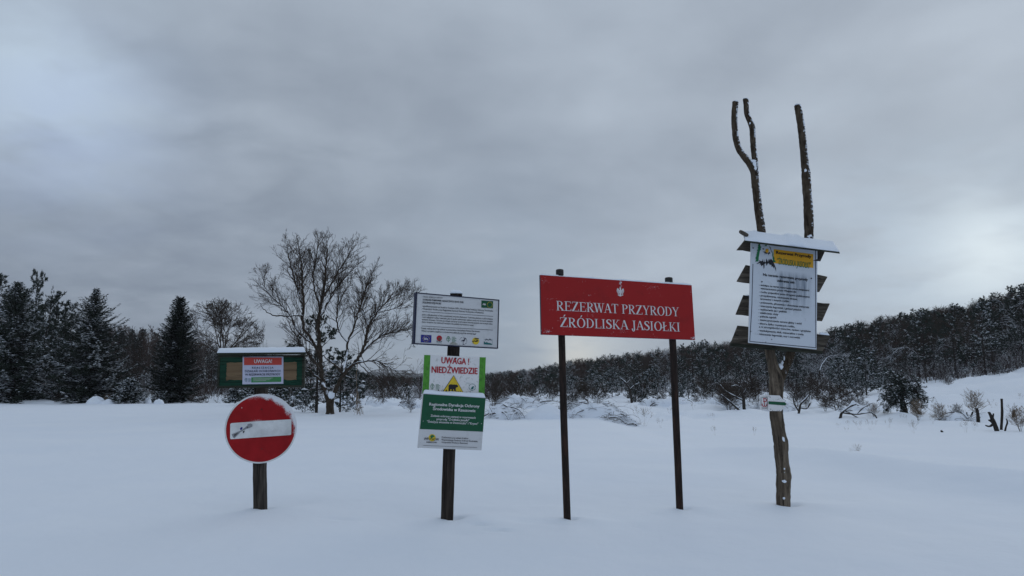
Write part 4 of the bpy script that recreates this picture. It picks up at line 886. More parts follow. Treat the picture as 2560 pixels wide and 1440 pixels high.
def spruce_mesh(H, Rad, seed, snow=.3, dens=1., shape=.85, droop=.25, top_bare=.0, twigl=1., bottom=.03, ragged=.12):
    rs = np.random.default_rng(seed); B, D, Wd, ln, w = [], [], [], [], []; SC_, SD, sa, sb, sh = [], [], [], [], []; segs = []
    z = bottom * H; 
    phs = rs.uniform(0, 6.28, 3)
    while z < H * .985:
        t = z / H; L0 = Rad * ((1 - t) ** shape * (1 - .25 * max(0, .12 - t) / .12)) * (1 if t < .8 else 1 - .45 * (t - .8) / .2) + .07
        tier = rs.normal(0, .7 * ragged); nb = max(4, int(7 * dens)); a0 = rs.uniform(0, 6.28)
        for k in range(nb):
            a = a0 + 6.283 * k / nb + rs.normal(0, .2); Lb = L0 * (1 + rs.normal(0, ragged) + tier) * (1 + .12 * math.sin(a * 2 + phs[0] + t * 5)); 
            up = .75 * t * t + .10 - droop * (1 - t) + rs.normal(0, .07)
            m = max(3, int(Lb / .16 * dens)); s = np.linspace(.12, 1, m)
            az = np.array([math.cos(a), math.sin(a), 0])
            zz_ = up * s - .22 * (1 - t) * np.sin(s * 2.4) * .8 + (.20 * s ** 3)
            P = np.array([0, 0, z]) + az[None] * (s * Lb)[:, None] + np.array([[0, 0, 1.]]) * (zz_ * Lb)[:, None]
            segs.append(np.r_[0, 0, z, P[m // 2], .02 + .012 * Lb, .012]); segs.append(np.r_[P[m // 2], P[-1], .012, .004])
            snowy = rs.random() < snow * 1.0 * (1 - .5 * t)
            for sd in (-1, 1, 0):
                j = rs.uniform(-.5, .5, m); tl = (.16 + .30 * Lb * (1 - s) ** .8 * .6 + .06) * twigl * rs.uniform(.7, 1.25, m)
                an = a + sd * (1.0 + rs.normal(0, .2, m)) if sd else a + rs.normal(0, .35, m)
                dz = rs.normal(-.22 if sd else .05, .22, m) + .35 * t
                d = np.stack([np.cos(an), np.sin(an), dz], 1); d /= np.linalg.norm(d, axis=1)[:, None]
                side = np.cross(d, rs.normal(0, .55, (m, 3)) + [0, 0, 1.]); side /= np.linalg.norm(side, axis=1)[:, None]
                B.append(P); D.append(d); Wd.append(side); ln.append(tl); w.append(rs.uniform(.05, .085, m) * (1 if sd else 1.3))
                msk = rs.random(m) < (.62 if snowy else .05 * snow)
                if msk.any():
                    q = P[msk] + d[msk] * (tl[msk] * .5)[:, None] + [0, 0, .015]
                    SC_.append(q); SD.append(d[msk]); sa.append(tl[msk] * rs.uniform(.3, .5, msk.sum())); sb.append(rs.uniform(.04, .12, msk.sum())); sh.append(rs.uniform(.02, .06, msk.sum()))
            if rs.random() < .5:  # hanging tassels
                d = np.stack([rs.normal(0, .25, m), rs.normal(0, .25, m), -np.ones(m)], 1); d /= np.linalg.norm(d, axis=1)[:, None]
                side = np.cross(d, rs.normal(0, 1, (m, 3))); side /= np.linalg.norm(side, axis=1)[:, None]
                B.append(P); D.append(d); Wd.append(side); ln.append(rs.uniform(.12, .26, m)); w.append(rs.uniform(.05, .08, m))
        z += (.16 + .16 * (1 - t)) / dens * (H / 9) ** .4 * rs.uniform(.8, 1.2)
    V1, F1 = quads_from(*map(np.concatenate, (B, D, Wd)), np.concatenate(ln), np.concatenate(w))
    V0, F0 = segs_mesh(np.array(segs), 3); parts = [(V0, F0, 1), (V1, F1, 0)]
    if SC_: V2, F2 = pads_from(np.concatenate(SC_), np.concatenate(SD), np.concatenate(sa), np.concatenate(sb), np.concatenate(sh)); parts.append((V2, F2, 2))
    tr = [np.r_[0, 0, -.5, 0, 0, H * .45, .016 * H, .011 * H], np.r_[0, 0, H * .45, 0, 0, H * .96, .011 * H, .003 * H], np.r_[0, 0, H * .95, .01, 0, H * 1.02, .012, .005], np.r_[.05, .0, H * .95, .06, 0, H * 1.0, .012, .005]]
    return merge(parts), segs_mesh(np.array(tr), 7)
def pine_mesh(H, Rad, seed, snow=.35, dens=1., crown0=.22, wild=.25, tuft=.2, nbr=34, shape=.6, ps=1.):
    rs = np.random.default_rng(seed); segs = []; B, D, Wd, ln, w = [], [], [], [], []; Sc, Sd, sa, sb, sh = [], [], [], [], []
    lean = rs.normal(0, .02, 2) * H; n = 9; T = [np.array([lean[0] * (i / n) ** 2 + rs.normal(0, .012 * H * i / n * .5), lean[1] * (i / n) ** 2 + rs.normal(0, .012 * H * i / n * .5), H * i / n]) for i in range(n + 1)]
    T[0][2] = -.4; tr = [np.r_[T[i], T[i + 1], .018 * H * (1 - i / n * .85), .018 * H * (1 - (i + 1) / n * .85)] for i in range(n)]
    def tufts(p, d, sc=1., snowy=False):
        m = int(9 * dens) + 2
        dd = rs.normal(0, .62, (m, 3)) + d * .75 + [0, 0, .35]; dd /= np.linalg.norm(dd, axis=1)[:, None]
        side = np.cross(dd, rs.normal(0, 1, (m, 3))); side /= np.linalg.norm(side, axis=1)[:, None]
        B.append(np.repeat(p[None], m, 0) + rs.normal(0, .03, (m, 3))); D.append(dd); Wd.append(side); ln.append(rs.uniform(.7, 1.3, m) * tuft * sc); w.append(rs.uniform(.045, .075, m) * sc)
        if snowy:
            k = rs.integers(1, 4); Sc.append(np.repeat(p[None], k, 0) + rs.normal(0, .05, (k, 3)) + [0, 0, .06]); Sd.append(rs.normal(0, 1, (k, 3)) * [1, 1, 0]); sa.append(rs.uniform(.08, .23, k) * ps); sb.append(rs.uniform(.06, .17, k) * ps); sh.append(rs.uniform(.04, .11, k) * ps)
    for k in range(nbr):
        t = crown0 + (1 - crown0) * ((k + rs.random()) / nbr) ** .9; i = min(int(t * n), n - 1); p0 = T[i] + (T[i + 1] - T[i]) * (t * n - i)
        a = k * 2.4 + rs.normal(0, .4); Lb = (Rad * (1 - ((t - crown0) / (1 - crown0)) ** 1.6 * .82) * (.55 + .45 * min(1, (t - crown0) * 5 + .3)) * (1 + rs.normal(0, wild))); Lb = max(Lb, .35)
        d = unit(np.array([math.cos(a), math.sin(a), -.05 + .9 * (t ** 2) + rs.normal(0, .15)])); p = p0; m = max(3, int(Lb / .32)); r_ = .008 * H * (1.1 - t) + .01
        sn = rs.random() < snow * 1.7 * (1.1 - .5 * t)
        for s in range(m):
            d = unit(d + rs.normal(0, .13, 3) + [0, 0, .10]); q = p + d * Lb / m; segs.append(np.r_[p, q, r_ * (1 - s / m * .7), r_ * (1 - (s + 1) / m * .7)])
            if s >= m * .25:
                for u in range(2 if Lb > .8 else 1):
                    d2 = unit(d + rs.normal(0, .65, 3) + [0, 0, .15]); l2 = Lb * rs.uniform(.16, .34); q2 = q + d2 * l2; segs.append(np.r_[q, q2, .012, .006])
                    tufts(q2, d2, 1., sn and rs.random() < .75); tufts(q + d2 * l2 * .55, d2, .8, sn and rs.random() < .35)
            p = q
        tufts(p, d, 1.1, sn)
    for u in range(5): tufts(T[-1] - [0, 0, u * .12], np.array([0, 0, 1.]), .9)
    parts = [(*segs_mesh(np.array(segs), 3), 1), (*quads_from(*map(np.concatenate, (B, D, Wd)), np.concatenate(ln), np.concatenate(w)), 0)]
    if Sc: parts.append((*pads_from(np.concatenate(Sc), np.concatenate(Sd) + 1e-3, np.concatenate(sa), np.concatenate(sb), np.concatenate(sh)), 2))
    return merge(parts), segs_mesh(np.array(tr), 7)
def grow(out, p, d, Ln, r, lev, maxlev, rs, up=.12, wig=.18, spread=.75, kids=(2, 4), shrink=.62, minr=.004, nst=5, kr=.55):
    for i in range(nst):
        d = unit(d + rs.normal(0, wig, 3) + np.array([0, 0, up])); q = p + d * Ln / nst; r1 = max(r * .86, minr)
        out.append(np.r_[p, q, r, r1])
        if lev < maxlev and i >= (1 if lev else 1):
            for k in range(rs.integers(1, 3) if i < nst - 1 else rs.integers(*kids)):
                if rs.random() < .78:
                    ax = rs.normal(0, 1, 3); side = unit(np.cross(d, ax)); dd = unit(d * math.cos(spread) + side * math.sin(spread) * rs.uniform(.6, 1.2))
                    grow(out, q, dd, Ln * shrink * rs.uniform(.65, 1.15) * (1 - .25 * i / nst), max(r1 * kr, minr), lev + 1, maxlev, rs, up, wig, spread, kids, shrink, minr, max(3, nst - 1), kr)
        p, r = q, r1
def bare_mesh(H, seed, maxlev=3, stems=1, spread=.7, up=.14, wig=.14, minr=.006, r0=.014, crown0=.3, lean=0., shrink=.55):
    rs = np.random.default_rng(seed); tr, tw = [], []
    for s in range(stems):
        a = rs.uniform(0, 6.28); d = unit(np.array([math.cos(a) * (.25 if stems > 1 else lean), math.sin(a) * (.25 if stems > 1 else lean), 1.])); p = np.array([0, 0, -.3]); n = 9; r = r0 * H * (1 if stems == 1 else .6)
        hs = H * rs.uniform(.8, 1.0) if s else H
        for i in range(n):
            d = unit(d + rs.normal(0, .07, 3) + [0, 0, .05]); q = p + d * (hs * .85 + .3) / n; r1 = r * .84; tr.append(np.r_[p, q, r, r1])
            if i / n >= crown0:
                for k in range(rs.integers(2, 4)):
                    az = rs.uniform(0, 6.28); dd = unit(np.array([math.cos(az), math.sin(az), .55 + rs.normal(0, .2)]))
                    grow(tw, q, dd, hs * .34 * (1.15 - .75 * i / n) * rs.uniform(.7, 1.2), max(r1 * .55, minr), 1, maxlev, rs, up, wig, spread, (2, 4), shrink, minr, 4)
            p, r = q, r1
        grow(tw, p, d, hs * .16, r * .8, 1, maxlev, rs, up, wig, spread, (2, 4), shrink, minr, 4)
    return segs_mesh(np.array(tw), 3), segs_mesh(np.array(tr), 6)
def arch_mesh(H, span, seed):
    """birch bowed over by snow"""
    rs = np.random.default_rng(seed); P = [np.array([span * (1 - math.cos(t)) * .5 * 1.15, rs.normal(0, .02), H * math.sin(t) * (1 if t < 1.57 else 1) - .2 * (t == 0)]) for t in np.linspace(0, 2.55, 13)]
    tr = [np.r_[P[i], P[i + 1], .06 - .004 * i, .056 - .004 * i] for i in range(12)]; tw = []
    for i in range(4, 13):
        for k in range(4):
            d = unit(np.array([rs.normal(.5, .4), rs.normal(0, .5), rs.normal(-.1, .4)])); grow(tw, P[i], d, rs.uniform(.5, 1.1), .012, 1, 2, rs, -.05, .15, .6, (1, 3), .6, .006, 3)
    return segs_mesh(np.array(tw), 3), segs_mesh(np.array(tr), 6)
class Kind:
    """a plant built once (crown and trunk meshes), then copied"""
    def __init__(s, name, crown, trunk, mats, tmat, H, cname='crown', tname='trunk'):
        V, F, mi = crown if len(crown) == 3 else (*crown, None)
        s.name, s.H, s.cn, s.tn = name, H, cname, tname
        s.c = mk(cname, V, F, mats, mi); s.t = mk(tname, *trunk, tmat) if trunk is not None else None; s.used = False
    def put(s, label, cat, x, y, H=None, rot=None, group=None, z=None, sx=None, lean=0.):
        z = gz1(x, y) if z is None else z
        t = thing(s.name, label, cat, (x, y, z), group); k = (H / s.H) if H else 1
        t.scale = (k * (sx or 1), k * (sx or 1), k); t.rotation_euler = (lean, 0, random.uniform(0, 6.28) if rot is None else rot)
        for o in (s.c, s.t):
            if o is None: continue
            if s.used: o = o.copy(); COL.objects.link(o)
            o.parent = t
        s.used = True; return t
    def cleanup(s):
        if not s.used:
            for o in (s.c, s.t):
                if o is not None: bpy.data.objects.remove(o)
MS = [M_SPRUCE, M_BARK, M_SNOW]; MP = [M_PINE, M_BARK, M_SNOW]
def pos(px, Y): return at(px, 965, Y)[0], Y
def height(px, py, Y): x, y = pos(px, Y); return at(px, py, Y)[2] - gz1(x, y)
KINDS = []
def K(*a, **k): q = Kind(*a, **k); KINDS.append(q); return q
# hero spruces on the left
for px, top, Y, rad, sd, lab, kw in ((222, 722, 61, 4.7, 1, 'broad snow-dusted spruce with an open top, left of the narrow dark spruce', dict(snow=.40, ragged=.24, shape=1.12, droop=.34)),
                                   (437, 742, 62, 2.5, 2, 'narrow very dark spruce standing alone with hardly any snow', dict(snow=.10, shape=.80, ragged=.15, droop=.36)),
                                   (22, 706, 58, 4.6, 3, 'snowy spruce cut off by the left edge of the picture', dict(snow=.46, ragged=.25, shape=1.0, droop=.34))):
    H = height(px, top, Y); m = [M_SPRUCED, M_BARK, M_SNOW] if sd == 2 else MS
    K('spruce_tree', *spruce_mesh(H, rad, sd, dens=1.25 if sd != 2 else 1.45, **kw), m, M_BARK, H).put(lab, 'tree', *pos(px, Y), H, rot=0)
for px, top, Y, rad, sd, lab in ((325, 950, 57, 1.35, 5, 'small wide young spruce at the foot of the two big spruces'), (402, 982, 60, .7, 6, 'low snowy young spruce just left of the narrow dark spruce'), (640, 960, 52, 1.3, 7, 'low snow-laden young spruce below the notice board, left of the post'),
                                   (700, 968, 50, 1.1, 8, 'low snow-laden young spruce below the notice board, right of the post'), (590, 972, 60, 1.0, 9, 'small young spruce seen under the left end of the notice board')):
    H = height(px, top, Y); K('young_spruce', *spruce_mesh(H, rad, sd, .8, 1.3, .8, .2, twigl=.9), MS, M_BARK, H).put(lab, 'young tree', *pos(px, Y), H, rot=0)
# pines behind the spruces
PK = [K('pine_tree', *pine_mesh(10, 2.6, 20 + i, sn, 1.1, .12, .3, .26, 46), MP, M_BARK, 10) for i, sn in enumerate((.14, .08, .2))]
for i, (px, top, Y, k, lab) in enumerate(((75, 690, 69, 0, 'tallest slender pine rising over the left group of conifers'), (40, 735, 72, 1, 'pine behind the edge spruce, second from the left'), (122, 738, 70, 2, 'bushy pine between the tallest pine and the broad spruce'),
                                     (150, 765, 73, 0, 'pine half hidden behind the left shoulder of the broad spruce'), (100, 760, 66, 2, 'snow-flecked pine in front of the tall slender pine'), (172, 790, 70, 1, 'low pine peeping out beside the broad spruce'),
                                     (-30, 700, 70, 1, 'pine at the extreme left edge behind the snowy spruce'), (62, 800, 63, 2, 'low snow-flecked pine filling the gap between the edge spruce and the broad spruce'))):
    H = height(px, top, Y); PK[k].put(lab, 'tree', *pos(px, Y), H, group='pines behind the left spruces', sx=.95 if px != 75 else .62)
# left background forest band
FS = [K('forest_spruce', *spruce_mesh(10, 2.3, 30 + i, .12, .66, .95, .3, twigl=1.9, ragged=.2), [M_SPRUCED, M_BARK, M_SNOW], M_BARK, 10) for i in range(3)]
FB = [K('bare_tree', *bare_mesh(9, 40 + i, 3, 1, .55, .16, .12, .013, .012, .25), [M_BROWN], M_BARK, 9) for i in range(3)]
def skyL(px): return np.interp(px, [-200, 250, 300, 400, 500, 560, 640, 780, 870, 910, 940, 1000, 1045, 1060, 1150, 1230, 1330], [800, 812, 818, 833, 852, 868, 880, 902, 918, 930, 950, 953, 944, 938, 945, 935, 925])
rs = np.random.default_rng(5)
for i in range(260):
    px = rs.uniform(-150, 1300) if i % 2 else rs.uniform(230, 760); Y = rs.uniform(95, 190) if px < 900 else rs.uniform(110, 200); tp = skyL(px) + abs(rs.normal(0, 9)) - 4 + (Y < 125) * rs.uniform(0, 25); x, y = pos(px, Y)
    H = max(2.5, at(px, tp, Y)[2] - gz1(x, y))
    if rs.random() < (.60 if px < 700 else .35): FS[i % 3].put('dark spruce in the distant forest band on the left', 'tree', x, y, H, group='spruces of the left forest band', sx=rs.uniform(.75, 1.05))
    else: FB[i % 3].put('bare brown tree in the distant forest band on the left', 'tree', x, y, H, group='bare trees of the left forest band', sx=rs.uniform(1.3, 1.9))
# round bare tree left of the notice board + companion
def round_mesh(H, seed, wide=.42, maxlev=3):
    rs = np.random.default_rng(seed); tr, tw = [], []; p = np.array([0, 0, -.3])
    for i in range(5): q = p + [rs.normal(0, .04), rs.normal(0, .04), (H * .42 + .3) / 5]; tr.append(np.r_[p, q, H * .019 * (1 - i * .08), H * .019 * (1 - (i + 1) * .08)]); p = q
    for k in range(9):
        a = k * 2.4 + rs.normal(0, .2); el = rs.uniform(.25, 1.35) if k > 2 else 1.4; st = tr[rs.integers(3, 5)][3:6] if k > 3 else p
        d = unit(np.array([math.cos(a) * math.cos(el), math.sin(a) * math.cos(el), math.sin(el)])); grow(tw, st, d, H * rs.uniform(.46, .52) * (1 if el > .6 else .85), H * .0105, 0, maxlev, rs, .0, .13, .66, (3, 5), .62, .017, 8, .62)
    tw = np.array(tw); zc, rz, rx = H * .66, H * .345, H * .43; an_ = np.arctan2(tw[:, 4], tw[:, 3]); rr = 1 + .06 * np.sin(an_ * 5 + tw[:, 5] * 1.3) + .05 * np.sin(an_ * 9 - tw[:, 5] * 2.1); keep = (tw[:, 3] / rx) ** 2 + (tw[:, 4] / rx) ** 2 + ((tw[:, 5] - zc) / rz) ** 2 < rr ** 2
    tw = tw[keep | (tw[:, 5] < zc * .9) & (np.hypot(tw[:, 3], tw[:, 4]) < rx * .6)]
    for _ in range(8):   # drop twigs whose parent was dropped
        ends = {tuple(np.round(q, 5)) for q in tw[:, 3:6]} | {tuple(np.round(q[3:6], 5)) for q in tr}; tw = tw[[tuple(np.round(q, 5)) in ends for q in tw[:, :3]]]
    return segs_mesh(tw, 4), segs_mesh(np.array(tr), 7)
H = height(557, 750, 84); K('bare_tree', *round_mesh(H, 61), [M_TWIG], M_BARK, H).put('round-crowned bare tree standing behind the left end of the notice board', 'tree', *pos(553, 84), H, rot=1., sx=.92)
H = height(600, 822, 76); K('bare_tree', *bare_mesh(H, 62, 3, 1, .6, .12, .13, .011, .013, .25), [M_TWIG], M_BARK, H).put('smaller bare tree right of the round-crowned bare tree', 'tree', *pos(602, 76), H)
H = height(648, 838, 74); K('thin_birch', *bare_mesh(H, 63, 3, 1, .35, .2, .1, .009, .008, .25), [M_FROST], M_BIRCH, H).put('thin pale birch top showing above the notice board', 'tree', *pos(650, 74), H, sx=.6)
BT = [K('bare_tree', *bare_mesh(8, 70 + i, 3, 2 if i else 1, .45, .2, .1, .009, .010, .2), [M_BROWN], M_BIRCH, 8) for i in range(2)]
for px, top, Y, k, lab in ((323, 845, 66, 0, 'slim birch with pale stem between the two big spruces'), (300, 880, 68, 1, 'brown birch clump just right of the broad spruce'), (355, 870, 70, 1, 'brown birch clump left of the narrow dark spruce'), (382, 905, 63, 0, 'small birch leaning by the narrow dark spruce'),
                        (520, 905, 64, 1, 'brown birch clump between the narrow spruce and the notice board'), (905, 935, 70, 1, 'brown birch clump right of the old willow'), (1049, 903, 72, 0, 'slim tree close to the left edge of the bear warning panel'),
                        (960, 950, 75, 1, 'brown scrub tree midway between the old willow and the bear warning panel'), (1020, 950, 66, 1, 'brown scrub tree left of the bear warning panel'), (1235, 930, 80, 0, 'slim bare tree just right of the bear warning panel'), (1290, 930, 90, 1, 'bare tree clump between bear warning panel and red sign')):
    H = height(px, top, Y); BT[k].put(lab, 'tree', *pos(px, Y), H)
SP = [K('scrub_pine', *pine_mesh(4.5, 2.1, 80 + i, .25, 1.3, .04, .3, .24, 44), MP, M_BARK, 4.5) for i in range(3)]
for px, top, Y, k, lab in ((985, 955, 70, 0, 'bushy dark pine between the old willow and the bear warning panel'), (1015, 962, 66, 1, 'low bushy pine beside the bear warning panel'), (940, 965, 72, 2, 'low dark pine behind the snow hump'), (915, 940, 84, 0, 'dark pine in the gap right of the old willow'), (888, 930, 80, 1, 'dark pine close behind the right side of the old willow'),
                        (1242, 955, 74, 0, 'bushy pine right of the bear warning panel'), (1300, 945, 78, 1, 'bushy pine with snow pads left of the red sign pole'), (1340, 955, 66, 2, 'dark low pine near the left pole of the red sign'), (1375, 940, 76, 0, 'bushy pine just left of the left pole of the red sign')):
    H = height(px, top, Y); SP[k].put(lab, 'tree', *pos(px, Y), H)
# ------------------------------------------------------------------ old willow
def willow():
    Y0 = 35.6; c = crop(440, 540, 2.769); b = at(826, 1035, Y0); b[2] = gz1(b[0], b[1])
    t = thing('willow_tree', 'big spreading bare old willow with snow in its forks behind the notice board', 'tree', b)
    rs = np.random.default_rng(99); rp = Y0 / F_PX / 2.769
    L_ = [  # points x y depth-offset radius(px in crop)
        ([(1066, 1420, 0, 40), (1066, 1378, 0, 34), (1067, 1350, 0, 29), (1066, 1310, 0, 28), (1068, 1268, 0, 28), (1070, 1240, 0, 22)], 0),
        ([(1062, 1290, 0, 22), (1040, 1220, .1, 19), (1015, 1150, .3, 17), (1003, 1050, .4, 16), (1000, 950, .4, 15), (990, 830, .5, 14), (985, 740, .5, 13), (1000, 640, .6, 11), (1022, 520, .6, 10), (1032, 420, .7, 8), (1040, 300, .7, 5), (1050, 210, .8, 3)], 1),
        ([(1000, 1000, .4, 10), (965, 900, -.2, 10), (920, 830, -.5, 10), (888, 790, -.6, 10), (878, 690, -.8, 10), (885, 600, -.9, 9), (875, 470, -1.0, 7), (868, 350, -1.1, 5), (850, 230, -1.1, 3)], 1),
        ([(880, 650, -.8, 7), (850, 540, -.3, 6), (815, 420, 0, 5), (790, 320, .2, 4), (765, 210, .3, 2.5)], 1),
        ([(1078, 1270, 0, 17), (1115, 1180, -.2, 14), (1160, 1100, -.4, 13), (1220, 1030, -.6, 12), (1275, 965, -.8, 11), (1310, 870, -1, 10), (1335, 760, -1.1, 8), (1390, 670, -1.2, 6), (1460, 590, -1.3, 5), (1500, 540, -1.3, 3)], 1),
        ([(1275, 965, -.8, 7), (1340, 890, -.4, 6), (1420, 830, -.2, 5), (1500, 805, 0, 4), (1570, 790, .1, 3), (1610, 800, .1, 2)], 1),
        ([(1160, 1090, -.4, 10), (1180, 980, .5, 9), (1190, 880, .9, 8), (1225, 790, 1.1, 7), (1255, 690, 1.2, 6), (1290, 590, 1.3, 5), (1320, 480, 1.3, 4), (1345, 410, 1.3, 2.5)], 1),
        ([(1220, 1030, -.6, 8), (1290, 1010, -.9, 7), (1380, 1000, -1.1, 5), (1460, 1040, -1.2, 4), (1540, 1080, -1.3, 2.5)], 2),
        ([(1270, 1020, -.8, 5), (1330, 1080, -1.0, 4), (1390, 1110, -1.2, 3), (1440, 1150, -1.2, 2)], 3),
        ([(885, 690, -.8, 6), (820, 690, -1.2, 5), (740, 692, -1.5, 5), (670, 685, -1.7, 4), (610, 650, -1.8, 3), (583, 600, -1.8, 2)], 4),
        ([(965, 900, -.2, 8), (900, 850, .2, 8), (835, 780, .5, 7), (790, 690, .8, 6), (730, 620, 1.0, 5), (660, 560, 1.1, 4), (615, 490, 1.2, 3), (598, 420, 1.2, 2)], 1),
        ([(1022, 560, .6, 7), (1075, 470, .2, 6), (1120, 390, 0, 5), (1170, 310, -.1, 4), (1210, 240, -.2, 2.5)], 1),
        ([(1000, 700, .5, 8), (1045, 610, 1.0, 7), (1090, 520, 1.3, 6), (1160, 440, 1.5, 5), (1230, 360, 1.6, 3)], 1),
        ([(1000, 640, .6, 7), (960, 520, .9, 6), (950, 400, 1.0, 5), (970, 290, 1.1, 4), (985, 190, 1.1, 2.5)], 1),
        ([(1003, 1080, .3, 9), (960, 1010, -.5, 8), (930, 970, -.8, 7), (870, 900, -1.0, 5), (830, 830, -1.2, 4), (800, 780, -1.2, 3)], 1),
        ([(1335, 760, -1.1, 5), (1300, 680, -.6, 5), (1280, 620, -.3, 4), (1300, 520, -.1, 3)], 1),
        ([(1190, 880, .9, 6), (1130, 800, 1.3, 6), (1110, 700, 1.5, 5), (1130, 600, 1.6, 4), (1180, 500, 1.7, 3)], 1),
        ([(1390, 670, -1.2, 4), (1480, 650, -1.0, 3.5), (1550, 620, -.9, 3), (1585, 570, -.9, 2)], 1),
        ([(1010, 1150, .3, 9), (960, 1100, 0, 8), (915, 1060, -.3, 6)], 4),
        ([(1000, 1190, .2, 6), (1005, 1230, .1, 5)], 4),
        ([(1160, 1095, -.4, 8), (1100, 1030, -.9, 7), (1060, 1000, -1.1, 5), (1030, 970, -1.2, 3)], 4),
        ([(1175, 1110, -.5, 6), (1230, 1125, -.8, 4), (1290, 1145, -1.0, 3)], 4)]
    for i, (pts, mode) in enumerate(L_):
        P = np.array([at(*c(x, y), Y0 + dy * 1.3) for x, y, dy, r_ in pts]); Rr = np.array([p[3] for p in pts]) * rp * .92
        P, Rr = resample(P, Rr, len(pts) * 5); P = P + (rs.normal(0, .018, P.shape) if i else 0)
        V, F = tube(P, Rr, 11 if i < 9 else 7, True, .05, rs)
        mk('trunk' if i == 0 else 'limb', V, F, M_WILLOW, parent=t, base=b, smooth=True)
        if mode in (1, 2, 3):
            tw = []; m = len(P); st = int(m * (.42 if len(pts) > 7 else .25))
            for k in range(st, m):
                fr = (k - st) / (m - st)
                for q in range(2 if fr > .2 else 1):
                    tg = unit(P[min(k + 1, m - 1)] - P[k - 1]); ax = unit(np.cross(tg, rs.normal(0, 1, 3))); sp = rs.uniform(.35, .95)
                    upb = .075 if mode == 1 else (-.02 if mode == 2 else -.10)
                    d = unit(tg * math.cos(sp) + ax * math.sin(sp) + [0, 0, upb * 2]); Ls = rs.uniform(.5, 1.15) * (1.2 - .6 * fr)
                    grow(tw, P[k], d, Ls, max(.007, min(Rr[k] * .5, .022)), 1, 3, rs, upb, .15, .60, (2, 5), .62, .0052, 4)
            grow(tw, P[-1], unit(P[-1] - P[-3]), .42, .008, 0, 2, rs, .1, .12, .5, (2, 4), .62, .006, 4)
            V, F = segs_mesh(np.array(tw), 3); mk('twig_spray', V, F, M_TWIG, parent=t, base=b)
    tw = []   # broken hanging switches
    P = [at(*c(x, y), Y0 - 1.2) for x, y in ((1258, 1015), (1248, 1090), (1250, 1180), (1255, 1230))]
    for i in range(3): tw.append(np.r_[P[i], P[i + 1], .022 - .004 * i, .018 - .004 * i])
    for k in range(26):
        q = P[3] + (P[2] - P[3]) * rs.uniform(0, .6); e = at(*c(1265 + rs.normal(0, 18), 1372 + rs.normal(0, 6)), Y0 - 1.2 + rs.normal(0, .2)); mth = (q + e) / 2 + rs.normal(0, .07, 3); tw += [np.r_[q, mth, .007, .006], np.r_[mth, e, .006, .005]]
    V, F = segs_mesh(np.array(tw), 3); mk('hanging_switch', V, F, M_STRAW, parent=t, base=b)
    g = 10
    for x, y, rx, rz in ((1076, 1240, 22, 26), (1092, 1222, 14, 10), (1160, 1082, 8, 6)):
        p0 = at(*c(x, y), Y0 - .15); V = []
        for a in np.linspace(0, math.pi, 6):
            for ph in np.linspace(0, 2 * math.pi, g, endpoint=False): q = 1 + rs.normal(0, .12); V.append(p0 + np.array([math.sin(a) * math.cos(ph) * rx * rp * q, math.sin(a) * math.sin(ph) * rx * rp * .7 * q, math.cos(a) * rz * rp * q]))
        mk('snow_clump', V, [(i * g + j, (i + 1) * g + j, (i + 1) * g + (j + 1) % g, i * g + (j + 1) % g) for i in range(5) for j in range(g)], M_SNOW, parent=t, base=b, smooth=True)
willow()
H = height(795, 800, 39.5); K('pine_tree', *pine_mesh(H, 1.8, 133, .06, 1.2, .12, .3, .12, 44), MP, M_BARK, H).put('dark pine growing right behind the old willow', 'tree', *pos(793, 39.5), H, rot=.4)
H = height(850, 885, 41); K('pine_tree', *pine_mesh(H, 1.4, 134, .08, 1.3, .08, .3, .12, 30), MP, M_BARK, H).put('lower dark pine behind the right limbs of the old willow', 'tree', *pos(852, 41), H)
for px, top, Y, k, lab in ((735, 935, 46, 0, 'low snowy pine between the notice board and the old willow'), (765, 985, 40, 1, 'low dark pine at the left foot of the old willow'), (870, 985, 39, 2, 'low dark pine at the right foot of the old willow'), (690, 945, 52, 2, 'low snowy pine hidden behind the notice board post')):
    H = height(px, top, Y); SP[k].put(lab, 'tree', *pos(px, Y), H)
# ------------------------------------------------------------------ wooded hillside on the right
HP = [K('hillside_pine', *pine_mesh(7.5, 1.75, 200 + i, sn, 1.0, .06, .40, .18, 40, ps=.7), MP, M_BARK, 7.5) for i, sn in enumerate((.50, .26, .10, .04, .36))]
HB = [K('hillside_bare_tree', *bare_mesh(7.5, 220 + i, 3, 1 + i % 3, .65, .08, .17, .012, .011, .15), [(M_FROST, M_BROWN, M_TWIG, M_BROWN)[i]], (M_BARKS, M_BARK)[i % 2], 7.5) for i in range(4)]
HS = [K('hillside_spruce', *spruce_mesh(7.5, 1.7, 240 + i, sn, .6, .8, .25, twigl=1.8, ragged=.2), MS, M_BARK, 7.5) for i, sn in enumerate((.5, .2))]
def foot(px): return np.interp(px, _T[:, 0], _T[:, 1])
def ridge(px): return np.interp(px, _T[:, 0], _T[:, 3])
def skyR(px): return np.interp(px, [1150, 1230, 1330, 1400, 1500, 1600, 1700, 1800, 1860, 2050, 2150, 2250, 2350, 2450, 2520, 2560, 2800], [945, 935, 925, 908, 895, 882, 868, 852, 845, 828, 808, 785, 770, 757, 735, 712, 690])
rs = np.random.default_rng(17); placed = []; cnt = {'p': 0, 'b': 0, 's': 0}; tries = 0
